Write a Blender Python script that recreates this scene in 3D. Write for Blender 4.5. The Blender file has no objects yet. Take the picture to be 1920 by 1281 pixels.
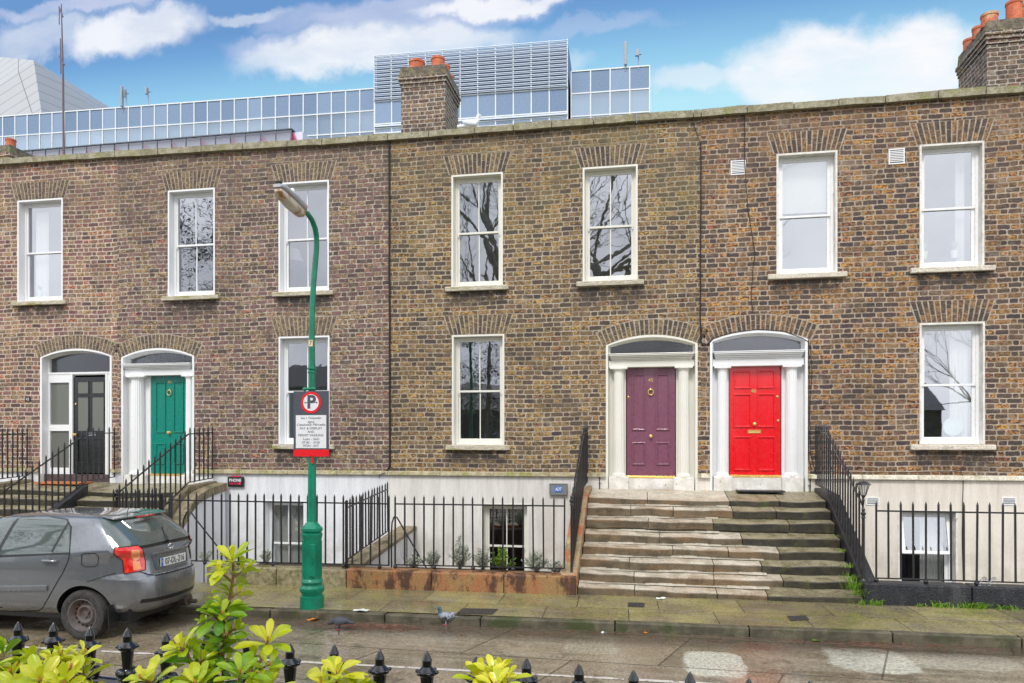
import bpy, bmesh, math, random
from mathutils import Vector, Matrix, noise as mnoise
from mathutils.bvhtree import BVHTree
random.seed(7)
R = math.radians
S = bpy.context.scene
COL = S.collection
# ---------------------------------------------------------------- camera
CAMZ = 2.36; CAMD = 14.5; FPX = 1380.0; HOR = 825.0
TH = math.atan(0.184)
cd = bpy.data.cameras.new('camera'); cam = bpy.data.objects.new('camera', cd); COL.objects.link(cam)
cam.location = (0, -CAMD, CAMZ); cam.rotation_euler = (R(90), 0, TH)
cd.sensor_width = 36; cd.lens = 36*FPX/1920; cd.shift_y = (HOR-640.5)/1920
cd.clip_start = 0.05; cd.clip_end = 3000
S.camera = cam
S.view_settings.view_transform = 'Standard'; S.view_settings.look = 'None'
S.view_settings.exposure = 0.8; S.view_settings.gamma = 1.0
# ---------------------------------------------------------------- pixel (1920 wide photo) -> world
FW = Vector((-math.sin(TH), math.cos(TH), 0)); RT = Vector((math.cos(TH), math.sin(TH), 0)); C0 = Vector((0, -CAMD, CAMZ))
def ray(px, py): return FW*FPX + RT*(px-960) + Vector((0, 0, HOR-py))
def P(px, py, D=CAMD):                     # on the plane parallel to the facade, D metres from the camera
    d = ray(px, py); return C0 + d*(D/d.y)
def PX(px, py, X):                         # on the plane x = X
    d = ray(px, py); return C0 + d*(X/d.x)
def PC(px, py, dep):                       # at camera depth dep
    return C0 + ray(px, py)*(dep/FPX)
def zg(x): return 0.006*(x-1.5)            # the street falls gently to the left
# ---------------------------------------------------------------- colours / node helpers
def c(r, g, b):
    f = lambda v: (v/255/12.92) if v/255 <= .04045 else ((v/255+.055)/1.055)**2.4
    return (f(r), f(g), f(b), 1)
class NT:
    def __init__(s, tree): s.t = tree; s.n = tree.nodes; s.l = tree.links
    def set(s, sock, v):
        if hasattr(v, 'is_output') or isinstance(v, bpy.types.NodeSocket): s.l.new(v, sock)
        else: sock.default_value = v
    def new(s, typ, **kw):
        n = s.n.new(typ)
        for k, v in kw.items(): setattr(n, k, v)
        return n
    def m(s, op, a, b=0.0, cc=0.0, clamp=False):
        n = s.n.new('ShaderNodeMath'); n.operation = op; n.use_clamp = clamp
        s.set(n.inputs[0], a); s.set(n.inputs[1], b)
        if len(n.inputs) > 2: s.set(n.inputs[2], cc)
        return n.outputs[0]
    def mix(s, f, a, b, blend='MIX'):
        n = s.n.new('ShaderNodeMix'); n.data_type = 'RGBA'; n.blend_type = blend; n.clamp_factor = True
        s.set(n.inputs[0], f); s.set(n.inputs[6], a); s.set(n.inputs[7], b); return n.outputs[2]
    def noise(s, vec, scale, detail=3, rough=.55, col=False):
        n = s.n.new('ShaderNodeTexNoise'); s.set(n.inputs['Vector'], vec); n.inputs['Scale'].default_value = scale
        n.inputs['Detail'].default_value = detail; n.inputs['Roughness'].default_value = rough
        return n.outputs[1] if col else n.outputs[0]
    def ss(s, v, a, b, lo=0.0, hi=1.0):
        n = s.n.new('ShaderNodeMapRange'); n.interpolation_type = 'SMOOTHSTEP'
        s.set(n.inputs[0], v); n.inputs[1].default_value = a; n.inputs[2].default_value = b
        n.inputs[3].default_value = lo; n.inputs[4].default_value = hi; return n.outputs[0]
    def ramp(s, f, stops, const=False):
        n = s.n.new('ShaderNodeValToRGB'); s.set(n.inputs[0], f)
        e = n.color_ramp.elements; n.color_ramp.interpolation = 'CONSTANT' if const else 'LINEAR'
        while len(e) < len(stops): e.new(.5)
        for i, (p, q) in enumerate(stops): e[i].position = p; e[i].color = q
        return n.outputs[0]
    def xyz(s, v):
        n = s.n.new('ShaderNodeSeparateXYZ'); s.set(n.inputs[0], v); return n.outputs
    def comb(s, x, y, z=0.0):
        n = s.n.new('ShaderNodeCombineXYZ'); s.set(n.inputs[0], x); s.set(n.inputs[1], y); s.set(n.inputs[2], z); return n.outputs[0]
    def bump(s, h, strength=.3, dist=.01):
        n = s.n.new('ShaderNodeBump'); n.inputs['Strength'].default_value = strength; n.inputs['Distance'].default_value = dist
        s.set(n.inputs['Height'], h); return n.outputs[0]
def newmat(name):
    m = bpy.data.materials.new(name); m.use_nodes = True; t = NT(m.node_tree); t.n.clear()
    o = t.new('ShaderNodeOutputMaterial'); b = t.new('ShaderNodeBsdfPrincipled'); t.l.new(b.outputs[0], o.inputs[0])
    t.b = b; t.o = o; return m, t
def plain(name, col, rough=.5, metal=0, coat=0, spec=.5):
    m, t = newmat(name); b = t.b
    tc = t.new('ShaderNodeTexCoord').outputs['Object']
    n1 = t.noise(tc, 2.5, 3)
    dk = (col[0]*.96, col[1]*.96, col[2]*.96, 1)
    t.set(b.inputs['Base Color'], t.mix(t.ss(n1, .35, .7), dk, col))
    t.set(b.inputs['Roughness'], t.ss(t.noise(tc, 12, 3), .2, .8, max(rough-.1, .02), min(rough+.1, 1)))
    b.inputs['Metallic'].default_value = metal; b.inputs['Coat Weight'].default_value = coat
    b.inputs['Coat Roughness'].default_value = .06; b.inputs['Specular IOR Level'].default_value = spec
    return m
def mottle(name, c1, c2, c3=None, scale=8, rough=.7, bump=.4, dist=.01, fine=60, c3scale=3, c3lo=.52, c3hi=.66, stretch=None, fa=.26):
    m, t = newmat(name); b = t.b
    tc = t.new('ShaderNodeTexCoord').outputs['Object']
    if stretch:
        mp = t.new('ShaderNodeMapping'); t.l.new(tc, mp.inputs[0]); mp.inputs['Scale'].default_value = stretch; vs = mp.outputs[0]
    else: vs = tc
    n1 = t.noise(vs, scale, 6, .65); n2 = t.noise(tc, fine, 3, .6)
    cc = t.mix(t.ss(n1, .36, .64), c1, c2)
    if c3: cc = t.mix(t.ss(t.noise(vs, c3scale, 5, .65), c3lo, c3hi), cc, c3)
    g = t.ss(n2, .3, .7, 1-fa, 1+fa)
    cc = t.mix(1.0, cc, t.comb(g, g, g), 'MULTIPLY')
    t.set(b.inputs['Base Color'], cc); b.inputs['Roughness'].default_value = rough
    t.set(b.inputs['Normal'], t.bump(t.m('ADD', n2, t.m('MULTIPLY', n1, 1.5)), bump, dist))
    return m
# ---------------------------------------------------------------- world
w = bpy.data.worlds.new('World'); S.world = w; w.use_nodes = True
t = NT(w.node_tree); t.n.clear()
SUN_EL, SUN_AZ = 50, 186        # azimuth clockwise from +Y
sky = t.new('ShaderNodeTexSky'); sky.sky_type = 'NISHITA'; sky.sun_disc = False
sky.sun_elevation = R(SUN_EL); sky.sun_rotation = R(SUN_AZ); sky.air_density = 1.2; sky.dust_density = .6; sky.ozone_density = 2.0
g = t.new('ShaderNodeTexCoord').outputs['Generated']
x, y, z = t.xyz(g)
ysafe = t.m('MAXIMUM', y, .05)
u = t.m('DIVIDE', x, ysafe); v = t.m('DIVIDE', z, ysafe)
uv = t.comb(u, v)
nz = t.xyz(t.noise(uv, 8.5, 7, .6, col=True))
nz2 = t.xyz(t.noise(uv, 1.9, 4, .55, col=True))
du = t.m('ADD', u, t.m('ADD', t.m('MULTIPLY', t.m('SUBTRACT', nz[0], .5), .13), t.m('MULTIPLY', t.m('SUBTRACT', nz2[0], .5), .06)))
dv = t.m('ADD', v, t.m('ADD', t.m('MULTIPLY', t.m('SUBTRACT', nz[1], .5), .10), t.m('MULTIPLY', t.m('SUBTRACT', nz2[1], .5), .06)))
front = t.ss(y, .15, .35)
def uvpx(px, py):
    d = ray(px, py); return d.x/d.y, d.z/d.y
def blob(px, py, rx, ry, gain, soft=.75):
    a, bq = uvpx(px, py); a2, _ = uvpx(px+rx, py); _, b2 = uvpx(px, py-ry)
    dx = t.m('DIVIDE', t.m('SUBTRACT', du, a), a2-a); dy = t.m('DIVIDE', t.m('SUBTRACT', dv, bq), b2-bq)
    r = t.m('SQRT', t.m('ADD', t.m('MULTIPLY', dx, dx), t.m('MULTIPLY', dy, dy)))
    return t.m('MULTIPLY', t.ss(r, 1.0+soft*.5, 1.0-soft*.5, 0, 1), gain)
white = None
for a in [(235, 68, 130, 38, 1), (90, 70, 110, 30, .55), (640, 108, 190, 36, .9), (820, 85, 120, 28, .8), (1000, 130, 90, 20, .4),
          (1600, 112, 220, 60, 1), (1725, 100, 125, 66, 1), (1480, 150, 140, 42, .95), (1650, 165, 240, 40, .95), (1290, 160, 80, 26, .55),
          (930, 20, 140, 16, .9), (450, 40, 70, 14, .5)]:
    q = blob(*a); white = q if white is None else t.m('MAXIMUM', white, q)
lav = None
for a in [(790, 30, 270, 34, .75), (180, 12, 200, 16, .8), (580, 45, 100, 30, .5), (500, 95, 90, 22, .5), (1100, 60, 140, 16, .35)]:
    q = blob(*a); lav = q if lav is None else t.m('MAXIMUM', lav, q)
ncl = t.ss(t.noise(t.comb(t.m('MULTIPLY', u, .9), t.m('MULTIPLY', v, 2.4)), 7, 6, .6), .35, .62, .74, 1.0)
vt = uvpx(960, 5)[1]; vb = uvpx(960, 215)[1]
grad = t.ramp(t.m('DIVIDE', t.m('SUBTRACT', v, vb), vt-vb), [(0, (.29, .50, .57, 1)), (.4, (.18, .37, .51, 1)), (.8, (.10, .23, .42, 1)), (1, (.082, .185, .37, 1))])
# tint the Nishita sky so its height gradient is as steep as in the photograph
SK = .095
skyc = t.mix(1.0, sky.outputs[0], (SK,)*3+(1,), 'MULTIPLY')
skyv = t.mix(.88, skyc, grad)
skyv = t.mix(t.m('MULTIPLY', lav, ncl), skyv, (.36, .39, .50, 1))
skyv = t.mix(t.m('MULTIPLY', white, ncl), skyv, t.mix(t.ss(nz2[2], .3, .7), (.49, .51, .56, 1), (.585, .585, .585, 1)))
ovn = t.noise(g, 2.6, 5, .55)
over = t.mix(t.ss(ovn, .35, .68), (.60, .63, .70, 1), (1.10, 1.12, 1.16, 1))
allsky = t.mix(front, over, skyv)
bgN = t.new('ShaderNodeBackground'); t.l.new(allsky, bgN.inputs[0]); bgN.inputs[1].default_value = 1.0
wo = t.new('ShaderNodeOutputWorld'); t.l.new(bgN.outputs[0], wo.inputs[0])
# ---------------------------------------------------------------- sun (thin overcast)
sl = bpy.data.lights.new('sun', 'SUN'); so = bpy.data.objects.new('sun', sl); COL.objects.link(so)
sl.energy = 1.3; sl.angle = R(14); sl.color = (1, .96, .9)
az = R(SUN_AZ); sd = Vector((math.sin(az)*math.cos(R(SUN_EL)), math.cos(az)*math.cos(R(SUN_EL)), math.sin(R(SUN_EL))))
so.rotation_euler = sd.to_track_quat('Z', 'Y').to_euler(); so.location = (0, -20, 30)
# ---------------------------------------------------------------- mesh builder
def frame_of(d):
    d = d.normalized(); a = Vector((0, 0, 1)) if abs(d.z) < .9 else Vector((1, 0, 0))
    s = d.cross(a).normalized(); return s, s.cross(d).normalized()
class MB:
    def __init__(s): s.v = []; s.f = []; s.fc = []
    def add(s, vs, fs, col=None):
        o = len(s.v); s.v += [tuple(q) for q in vs]; s.f += [tuple(i+o for i in f) for f in fs]; s.fc += [col]*len(fs)
    def box(s, a, b, rot=None, piv=None, col=None):
        x0, x1 = sorted((a[0], b[0])); y0, y1 = sorted((a[1], b[1])); z0, z1 = sorted((a[2], b[2]))
        vs = [Vector(q) for q in ((x0,y0,z0),(x1,y0,z0),(x1,y1,z0),(x0,y1,z0),(x0,y0,z1),(x1,y0,z1),(x1,y1,z1),(x0,y1,z1))]
        if rot:
            pv = Vector(piv) if piv else sum(vs, Vector())/8
            vs = [rot @ (q-pv)+pv for q in vs]
        s.add(vs, [(0,3,2,1),(4,5,6,7),(0,1,5,4),(1,2,6,5),(2,3,7,6),(3,0,4,7)], col); return s
    def prism(s, pts, ext, col=None):          # polygon (3D, ordered) swept by ext
        n = len(pts); e = Vector(ext); vs = [Vector(p) for p in pts]+[Vector(p)+e for p in pts]
        fs = [tuple(range(n))[::-1], tuple(range(n, 2*n))]+[(i, (i+1) % n, n+(i+1) % n, n+i) for i in range(n)]
        s.add(vs, fs, col); return s
    def tube(s, pts, r, seg=8, cap=True, col=None, sq=False):
        pts = [Vector(p) for p in pts]; n = len(pts); rs = r if isinstance(r, (list, tuple)) else [r]*n
        vs = []; prev = None
        for i, p in enumerate(pts):
            d = (pts[min(i+1, n-1)]-pts[max(i-1, 0)])
            if d.length < 1e-9: d = Vector((0, 0, 1))
            a, b2 = frame_of(d)
            if prev is not None:
                a = (prev - d.normalized()*prev.dot(d.normalized()))
                a = a.normalized() if a.length > 1e-6 else frame_of(d)[0]
                b2 = a.cross(d.normalized()).normalized()
            prev = a
            for k in range(seg):
                an = 2*math.pi*(k+(.5 if sq else 0))/seg; vs.append(p+(a*math.cos(an)+b2*math.sin(an))*rs[i])
        fs = [(i*seg+k, i*seg+(k+1) % seg, (i+1)*seg+(k+1) % seg, (i+1)*seg+k) for i in range(n-1) for k in range(seg)]
        if cap: fs += [tuple(range(seg)), tuple(range((n-1)*seg, n*seg))[::-1]]
        s.add(vs, fs, col); return s
    def lathe(s, prof, ctr, seg=20, col=None, axis=None, flute=0, caps=True):
        ctr = Vector(ctr); vs = []
        ax = Vector(axis).normalized() if axis else Vector((0, 0, 1))
        if axis: a, b2 = frame_of(ax)
        else: a, b2 = Vector((1, 0, 0)), Vector((0, 1, 0))
        for r, z in prof:
            for k in range(seg):
                an = 2*math.pi*k/seg; rr = r*(1-flute*(k % 2)); vs.append(ctr+ax*z+(a*math.cos(an)+b2*math.sin(an))*rr)
        n = len(prof)
        fs = [(i*seg+k, i*seg+(k+1) % seg, (i+1)*seg+(k+1) % seg, (i+1)*seg+k) for i in range(n-1) for k in range(seg)]
        if caps: fs += [tuple(range(seg))[::-1], tuple(range((n-1)*seg, n*seg))]
        s.add(vs, fs, col); return s
    def ell(s, ctr, rad, seg=12, rings=8, rot=None, col=None):
        vs = []; ctr = Vector(ctr)
        for i in range(rings+1):
            ph = math.pi*i/rings
            for k in range(seg):
                an = 2*math.pi*k/seg; q = Vector((rad[0]*math.sin(ph)*math.cos(an), rad[1]*math.sin(ph)*math.sin(an), rad[2]*math.cos(ph)))
                vs.append(ctr+(rot @ q if rot else q))
        fs = [(i*seg+k, (i+1)*seg+k, (i+1)*seg+(k+1) % seg, i*seg+(k+1) % seg) for i in range(rings) for k in range(seg)]
        s.add(vs, fs, col); return s
    def ring(s, outer, inner, y0, y1, col=None):   # loops of (x,z), same length; frame between y0 (front) and y1
        n = len(outer); vs = [(a, y0, b) for a, b in outer]+[(a, y0, b) for a, b in inner]+[(a, y1, b) for a, b in outer]+[(a, y1, b) for a, b in inner]
        fs = []
        for i in range(n):
            j = (i+1) % n
            fs += [(i, j, n+j, n+i), (n+i, n+j, 3*n+j, 3*n+i), (2*n+i, 3*n+i, 3*n+j, 2*n+j), (i, 2*n+i, 2*n+j, j)]
        s.add(vs, fs, col); return s
    def build(s, name, mat, parent=None, smooth=False, bevel=0, shear=False, jit=0, merge=True):
        me = bpy.data.meshes.new(name)
        vs = [(q[0], q[1], q[2]+zg(q[0])) for q in s.v] if shear else s.v
        if jit: vs = [tuple(Vector(q)+(mnoise.noise_vector(Vector(q)*2.3)*jit)) for q in vs]
        me.from_pydata(vs, [], s.f)
        if any(q is not None for q in s.fc):
            at = me.attributes.new('rnd', 'FLOAT', 'FACE')
            for i, q in enumerate(s.fc): at.data[i].value = 0.5 if q is None else q
        bm = bmesh.new(); bm.from_mesh(me)
        bmesh.ops.recalc_face_normals(bm, faces=bm.faces)
        bm.to_mesh(me); bm.free()
        if smooth:
            me.shade_smooth()
        o = bpy.data.objects.new(name, me); COL.objects.link(o)
        me.materials.append(mat)
        if smooth:
            md = o.modifiers.new('es', 'EDGE_SPLIT'); md.split_angle = R(40)
        if bevel:
            md = o.modifiers.new('bv', 'BEVEL'); md.width = bevel; md.segments = 2; md.limit_method = 'ANGLE'; md.angle_limit = R(40)
        if parent: par(o, parent)
        return o
def par(o, parent):
    o.parent = parent
    L = Vector((0, 0, 0)); q = parent
    while q: L += q.location; q = q.parent if q.parent else None
    root = parent
    if parent.type == 'EMPTY': o.matrix_parent_inverse = Matrix.Translation(-parent.location)
def tag(o, label, cat, group=None):
    o['label'] = label; o['category'] = cat
    if group: o['group'] = group
    return o
def thing(name, label, cat, loc, group=None):
    o = bpy.data.objects.new(name, None); COL.objects.link(o); o.location = loc; o.empty_display_size = .2
    return tag(o, label, cat, group)
def struct(o, kind='structure'): o['kind'] = kind; return o
def text(name, s, loc, size, mat, parent, width=None, rot=(R(90), 0, 0), depth=.0015, shear=0, track=1.0, bold=0, align='CENTER'):
    cu = bpy.data.curves.new(name, 'FONT'); cu.body = s; cu.size = size; cu.align_x = align; cu.align_y = 'CENTER'
    cu.extrude = depth; cu.shear = shear; cu.space_character = track; cu.offset = bold
    o = bpy.data.objects.new(name, cu); COL.objects.link(o)
    bpy.context.view_layer.update()
    me = bpy.data.meshes.new_from_object(o.evaluated_get(bpy.context.evaluated_depsgraph_get())); bpy.data.objects.remove(o)
    xs = [q.co.x for q in me.vertices]; k = 1.0
    if width and xs: k = width/(max(xs)-min(xs))
    M = Matrix.Translation(loc) @ (rot.to_matrix().to_4x4() if hasattr(rot, 'to_matrix') else (rot if isinstance(rot, Matrix) else Matrix.Rotation(rot[2], 4, 'Z') @ Matrix.Rotation(rot[0], 4, 'X'))) @ Matrix.Diagonal((k, 1, 1, 1))
    me.transform(M); me.materials.clear(); me.materials.append(mat)
    o = bpy.data.objects.new(name, me); COL.objects.link(o)
    if parent: par(o, parent)
    return o
# ---------------------------------------------------------------- materials
def brickmat(name, stops, mortar, mort2, top=None, moss=None, stains=(), h=.094, per=.372, mw=.0125, seed=0, dirt=True, perbrick_dark=.75):
    m, t = newmat(name); b = t.b
    tc = t.new('ShaderNodeTexCoord').outputs['Object']
    X, Y, Z = t.xyz(tc)
    U = t.m('ADD', X, Y)
    base = t.comb(U, Z, seed)
    d1 = t.xyz(t.noise(base, 3.5, 3, .6, col=True)); d2 = t.xyz(t.noise(base, 22, 2, .6, col=True)); d0 = t.xyz(t.noise(base, .55, 1, .5, col=True))
    U = t.m('ADD', U, t.m('ADD', t.m('MULTIPLY', t.m('SUBTRACT', d1[0], .5), .05), t.m('MULTIPLY', t.m('SUBTRACT', d2[0], .5), .03)))
    V = t.m('ADD', Z, t.m('ADD', t.m('MULTIPLY', t.m('SUBTRACT', d1[1], .5), .022), t.m('MULTIPLY', t.m('SUBTRACT', d2[1], .5), .024)))
    V = t.m('ADD', V, t.m('MULTIPLY', t.m('SUBTRACT', d0[1], .5), .10))
    vr = t.m('DIVIDE', V, h); row = t.m('FLOOR', vr); fv = t.m('SUBTRACT', vr, row)
    wn0 = t.new('ShaderNodeTexWhiteNoise', noise_dimensions='1D'); t.set(wn0.inputs['W'], t.m('ADD', row, seed*7.1))
    odd = t.m('FLOORED_MODULO', row, 2.0)
    uu = t.m('ADD', t.m('DIVIDE', U, per), t.m('ADD', t.m('MULTIPLY', odd, .5), t.m('MULTIPLY', wn0.outputs[0], .13)))
    col_ = t.m('FLOOR', uu); fu = t.m('SUBTRACT', uu, col_)
    wn2_ = t.new('ShaderNodeTexWhiteNoise', noise_dimensions='3D'); t.set(wn2_.inputs['Vector'], t.comb(col_, row, seed+11))
    spl = t.m('ADD', .585, t.m('MULTIPLY', wn2_.outputs[0], .12)); inv = t.m('SUBTRACT', 1.0, spl)
    isH = t.m('GREATER_THAN', fu, spl)
    lu = t.m('ADD', t.m('MULTIPLY', isH, t.m('DIVIDE', t.m('SUBTRACT', fu, spl), inv)), t.m('MULTIPLY', t.m('SUBTRACT', 1.0, isH), t.m('DIVIDE', fu, spl)))
    wid = t.m('MULTIPLY', per, t.m('ADD', t.m('MULTIPLY', isH, inv), t.m('MULTIPLY', t.m('SUBTRACT', 1.0, isH), spl)))
    ex = t.m('MULTIPLY', t.m('MINIMUM', lu, t.m('SUBTRACT', 1.0, lu)), wid)
    ey = t.m('MULTIPLY', t.m('MINIMUM', fv, t.m('SUBTRACT', 1.0, fv)), h)
    # rounded brick corner distance
    rr = .018
    qx = t.m('MAXIMUM', t.m('SUBTRACT', rr+mw, ex), 0.0); qy = t.m('MAXIMUM', t.m('SUBTRACT', rr+mw, ey), 0.0)
    dist = t.m('SQRT', t.m('ADD', t.m('MULTIPLY', qx, qx), t.m('MULTIPLY', qy, qy)))   # > rr means mortar
    nf = t.noise(base, 60, 3, .6)
    dist = t.m('ADD', dist, t.m('MULTIPLY', t.m('SUBTRACT', nf, .5), .014))
    mask = t.ss(dist, rr-.001, rr+.004)       # 1 mortar
    wn = t.new('ShaderNodeTexWhiteNoise', noise_dimensions='3D')
    t.set(wn.inputs['Vector'], t.comb(t.m('ADD', col_, t.m('MULTIPLY', isH, .5)), row, seed))
    rv = wn.outputs[0]; rc = t.xyz(wn.outputs[1])
    bc = t.ramp(rv, stops, const=False)
    # kiln-dark blotches inside each brick
    blot = t.ss(t.noise(t.comb(U, t.m('MULTIPLY', V, 1.5), t.m('MULTIPLY', rc[2], 9.0)), 19, 4, .65), .42, .56)
    bc = t.mix(t.m('MULTIPLY', blot, t.m('ADD', .25, t.m('MULTIPLY', rc[0], perbrick_dark))), bc, c(58, 48, 44))
    lite = t.ss(t.noise(t.comb(U, V, t.m('MULTIPLY', rc[1], 5.0)), 33, 3, .6), .55, .72)
    bc = t.mix(t.m('MULTIPLY', lite, .28), bc, c(196, 170, 126))
    gn = t.ss(t.noise(base, 70, 4, .75), .28, .72, .5, 1.42)
    bc = t.mix(1.0, bc, t.comb(gn, gn, gn), 'MULTIPLY')
    big = t.ss(t.noise(base, 1.1, 3, .55), .3, .7)
    mc = t.mix(t.ss(t.noise(base, 9, 4, .65), .4, .62), mortar, mort2)
    cc = t.mix(mask, bc, mc)
    sm = t.ss(big, 0, 1, .90, 1.08); cc = t.mix(1.0, cc, t.comb(sm, sm, sm), 'MULTIPLY')
    wash = t.ss(Z, 6.6, 8.1)
    wn2 = t.ss(t.noise(t.comb(t.m('MULTIPLY', U, 1.2), t.m('MULTIPLY', V, .8), 3), 2.2, 5, .65), .35, .62)
    if top:  cc = t.mix(t.m('MULTIPLY', t.m('MULTIPLY', wash, wn2), .4), cc, top)
    if moss:
        mz = t.m('MULTIPLY', t.ss(Z, 5.6, 7.2), t.ss(t.noise(t.comb(t.m('MULTIPLY', U, .7), V, 8), 1.1, 4, .6), .42, .62))
        cc = t.mix(t.m('MULTIPLY', mz, .17), cc, moss)
    sme = t.m('MULTIPLY', t.ss(t.noise(t.comb(U, t.m('MULTIPLY', V, 1.6), seed+4), 1.5, 6, .7), .56, .66), .38); cc = t.mix(sme, cc, mc)
    soot = t.m('MULTIPLY', t.ss(t.noise(t.comb(t.m('MULTIPLY', U, .8), t.m('MULTIPLY', V, 1.4), seed+9), 1.3, 5, .65), .54, .68), .42); cc = t.mix(soot, cc, c(70, 60, 54))
    for (sx0, sx1, sy) in stains:       # soot washed down from the ends of the sills
        a0 = P(sx0, sy).x; a1 = P(sx1, sy).x; zz = P((sx0+sx1)/2, sy).z
        mk = t.m('MULTIPLY', t.m('MULTIPLY', t.ss(X, a0-.06, a0+.10), t.ss(X, a1+.06, a1-.10)), t.m('MULTIPLY', t.ss(Z, zz-.42, zz-.06), t.ss(Z, zz+.05, zz)))
        cc = t.mix(t.m('MULTIPLY', mk, t.ss(t.noise(base, 5, 4, .7), .36, .52, .15, .85)), cc, c(48, 44, 42))
    hs = t.new('ShaderNodeHueSaturation'); hs.inputs['Saturation'].default_value = .96; hs.inputs['Value'].default_value = .93; t.set(hs.inputs['Color'], cc); cc = hs.outputs[0]
    t.set(b.inputs['Base Color'], cc); b.inputs['Roughness'].default_value = .85
    hgt = t.m('ADD', t.m('MULTIPLY', t.m('SUBTRACT', 1.0, mask), 1.0), t.m('MULTIPLY', nf, .6))
    t.set(b.inputs['Normal'], t.bump(hgt, 1.0, .014))
    return m
BR43 = brickmat('brick_purple_buff', [(0, c(92,70,72)), (.2, c(144,98,96)), (.42, c(164,120,104)), (.6, c(190,154,108)), (.78, c(116,98,92)), (.9, c(198,160,112)), (.98, c(206,130,100)), (1, c(210,130,98))], c(208,190,172), c(184,166,148), top=c(118,100,82), stains=[(30,124,574)], seed=1, perbrick_dark=.6)
BR44 = brickmat('brick_purple_brown', [(0, c(84,68,70)), (.25, c(134,100,98)), (.45, c(156,116,108)), (.6, c(178,146,104)), (.8, c(104,90,86)), (.95, c(188,156,108)), (1, c(192,112,92))], c(190,178,162), c(138,124,108), top=c(116,100,80), stains=[(312,408,567),(518,620,558),(516,625,846)], seed=4, perbrick_dark=.7)
BR45 = brickmat('brick_olive_ochre', [(0, c(74,64,62)), (.2, c(104,86,74)), (.36, c(146,118,80)), (.55, c(184,146,82)), (.7, c(96,82,74)), (.86, c(206,164,88)), (1, c(156,104,78))], c(184,170,148), c(156,142,120), top=c(120,106,82), moss=c(144,138,74), stains=[(838,950,547),(1082,1204,540),(838,952,848)], seed=2)
BR46 = brickmat('brick_orange_dark', [(0, c(68,60,62)), (.22, c(96,80,74)), (.38, c(136,106,80)), (.55, c(192,140,72)), (.7, c(84,74,74)), (.85, c(216,156,74)), (1, c(164,102,74))], c(186,168,148), c(160,142,120), top=c(128,102,82), stains=[(1446,1578,526),(1714,1860,514),(1712,1862,849)], seed=3)
BRC = brickmat('chimney_brick_grey_brown', [(0, c(92,82,78)), (.3, c(124,106,94)), (.55, c(166,134,100)), (.75, c(112,98,90)), (1, c(158,112,92))], c(190,180,166), c(164,152,136), seed=6)
def voussmat(name, stops):
    m, t = newmat(name); b = t.b
    a = t.new('ShaderNodeAttribute'); a.attribute_name = 'rnd'; tc = t.new('ShaderNodeTexCoord').outputs['Object']
    bc = t.ramp(a.outputs['Fac'], stops)
    bl = t.ss(t.noise(tc, 18, 4, .65), .40, .56); bc = t.mix(t.m('MULTIPLY', bl, .7), bc, c(62, 52, 47))
    gn = t.ss(t.noise(tc, 70, 4, .75), .28, .72, .5, 1.4); bc = t.mix(1.0, bc, t.comb(gn, gn, gn), 'MULTIPLY')
    hs = t.new('ShaderNodeHueSaturation'); hs.inputs['Saturation'].default_value = .95; t.set(hs.inputs['Color'], bc); t.set(b.inputs['Base Color'], hs.outputs[0]); b.inputs['Roughness'].default_value = .85
    t.set(b.inputs['Normal'], t.bump(t.noise(tc, 50, 4), .6, .008)); return m
VO43 = voussmat('arch_brick_buff', [(0, c(104,88,80)), (.4, c(138,116,92)), (.7, c(160,138,100)), (1, c(116,96,90))])
VO45 = voussmat('arch_brick_ochre', [(0, c(84,72,66)), (.35, c(122,106,82)), (.7, c(156,130,84)), (.85, c(92,80,72)), (1, c(140,108,78))])
VO46 = voussmat('arch_brick_orange', [(0, c(80,70,68)), (.3, c(112,90,74)), (.6, c(162,120,72)), (.8, c(92,78,72)), (1, c(176,130,80))])
MORT = mottle('lime_mortar', c(180,168,150), c(150,138,122), scale=10, rough=.9)
GRAN = mottle('granite', c(150,138,112), c(112,102,80), c(84,80,52), scale=14, rough=.8, bump=.8, dist=.012, fine=90, c3lo=.5, c3hi=.7)
def stepmat(name, tread, tread2, riser, riser2, moss, mlo, blkf=.3):
    m, t = newmat(name); b = t.b; tc = t.new('ShaderNodeTexCoord').outputs['Object']; X, Y, Z = t.xyz(tc)
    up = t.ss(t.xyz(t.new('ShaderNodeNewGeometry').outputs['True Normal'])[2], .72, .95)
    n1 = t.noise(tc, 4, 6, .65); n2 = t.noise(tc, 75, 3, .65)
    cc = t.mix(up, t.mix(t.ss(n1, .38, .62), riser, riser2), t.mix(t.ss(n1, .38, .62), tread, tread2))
    blk = t.ss(t.noise(t.comb(t.m('MULTIPLY', X, .9), t.m('MULTIPLY', Y, 1.2), t.m('MULTIPLY', Z, 4)), 1.6, 3), .46, .6); cc = t.mix(t.m('MULTIPLY', blk, blkf), cc, c(150,112,74))
    cc = t.mix(t.m('MULTIPLY', t.ss(t.noise(tc, 3.3, 5, .65), mlo, mlo+.12), .75), cc, moss)
    g = t.ss(n2, .3, .7, .68, 1.3); cc = t.mix(1.0, cc, t.comb(g, g, g), 'MULTIPLY')
    t.set(b.inputs['Base Color'], cc); t.set(b.inputs['Roughness'], t.ss(n1, .4, .6, .5, .25)); t.set(b.inputs['Normal'], t.bump(t.m('ADD', n2, t.m('MULTIPLY', n1, 2)), .9, .012)); return m
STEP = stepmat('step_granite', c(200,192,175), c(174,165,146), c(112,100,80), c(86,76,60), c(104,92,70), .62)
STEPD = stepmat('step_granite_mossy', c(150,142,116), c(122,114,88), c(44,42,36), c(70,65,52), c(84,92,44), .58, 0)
FILLET = mottle('worn_mortar_fillet', c(194,187,172), c(170,162,145), scale=8, rough=.5, bump=.6)
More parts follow.
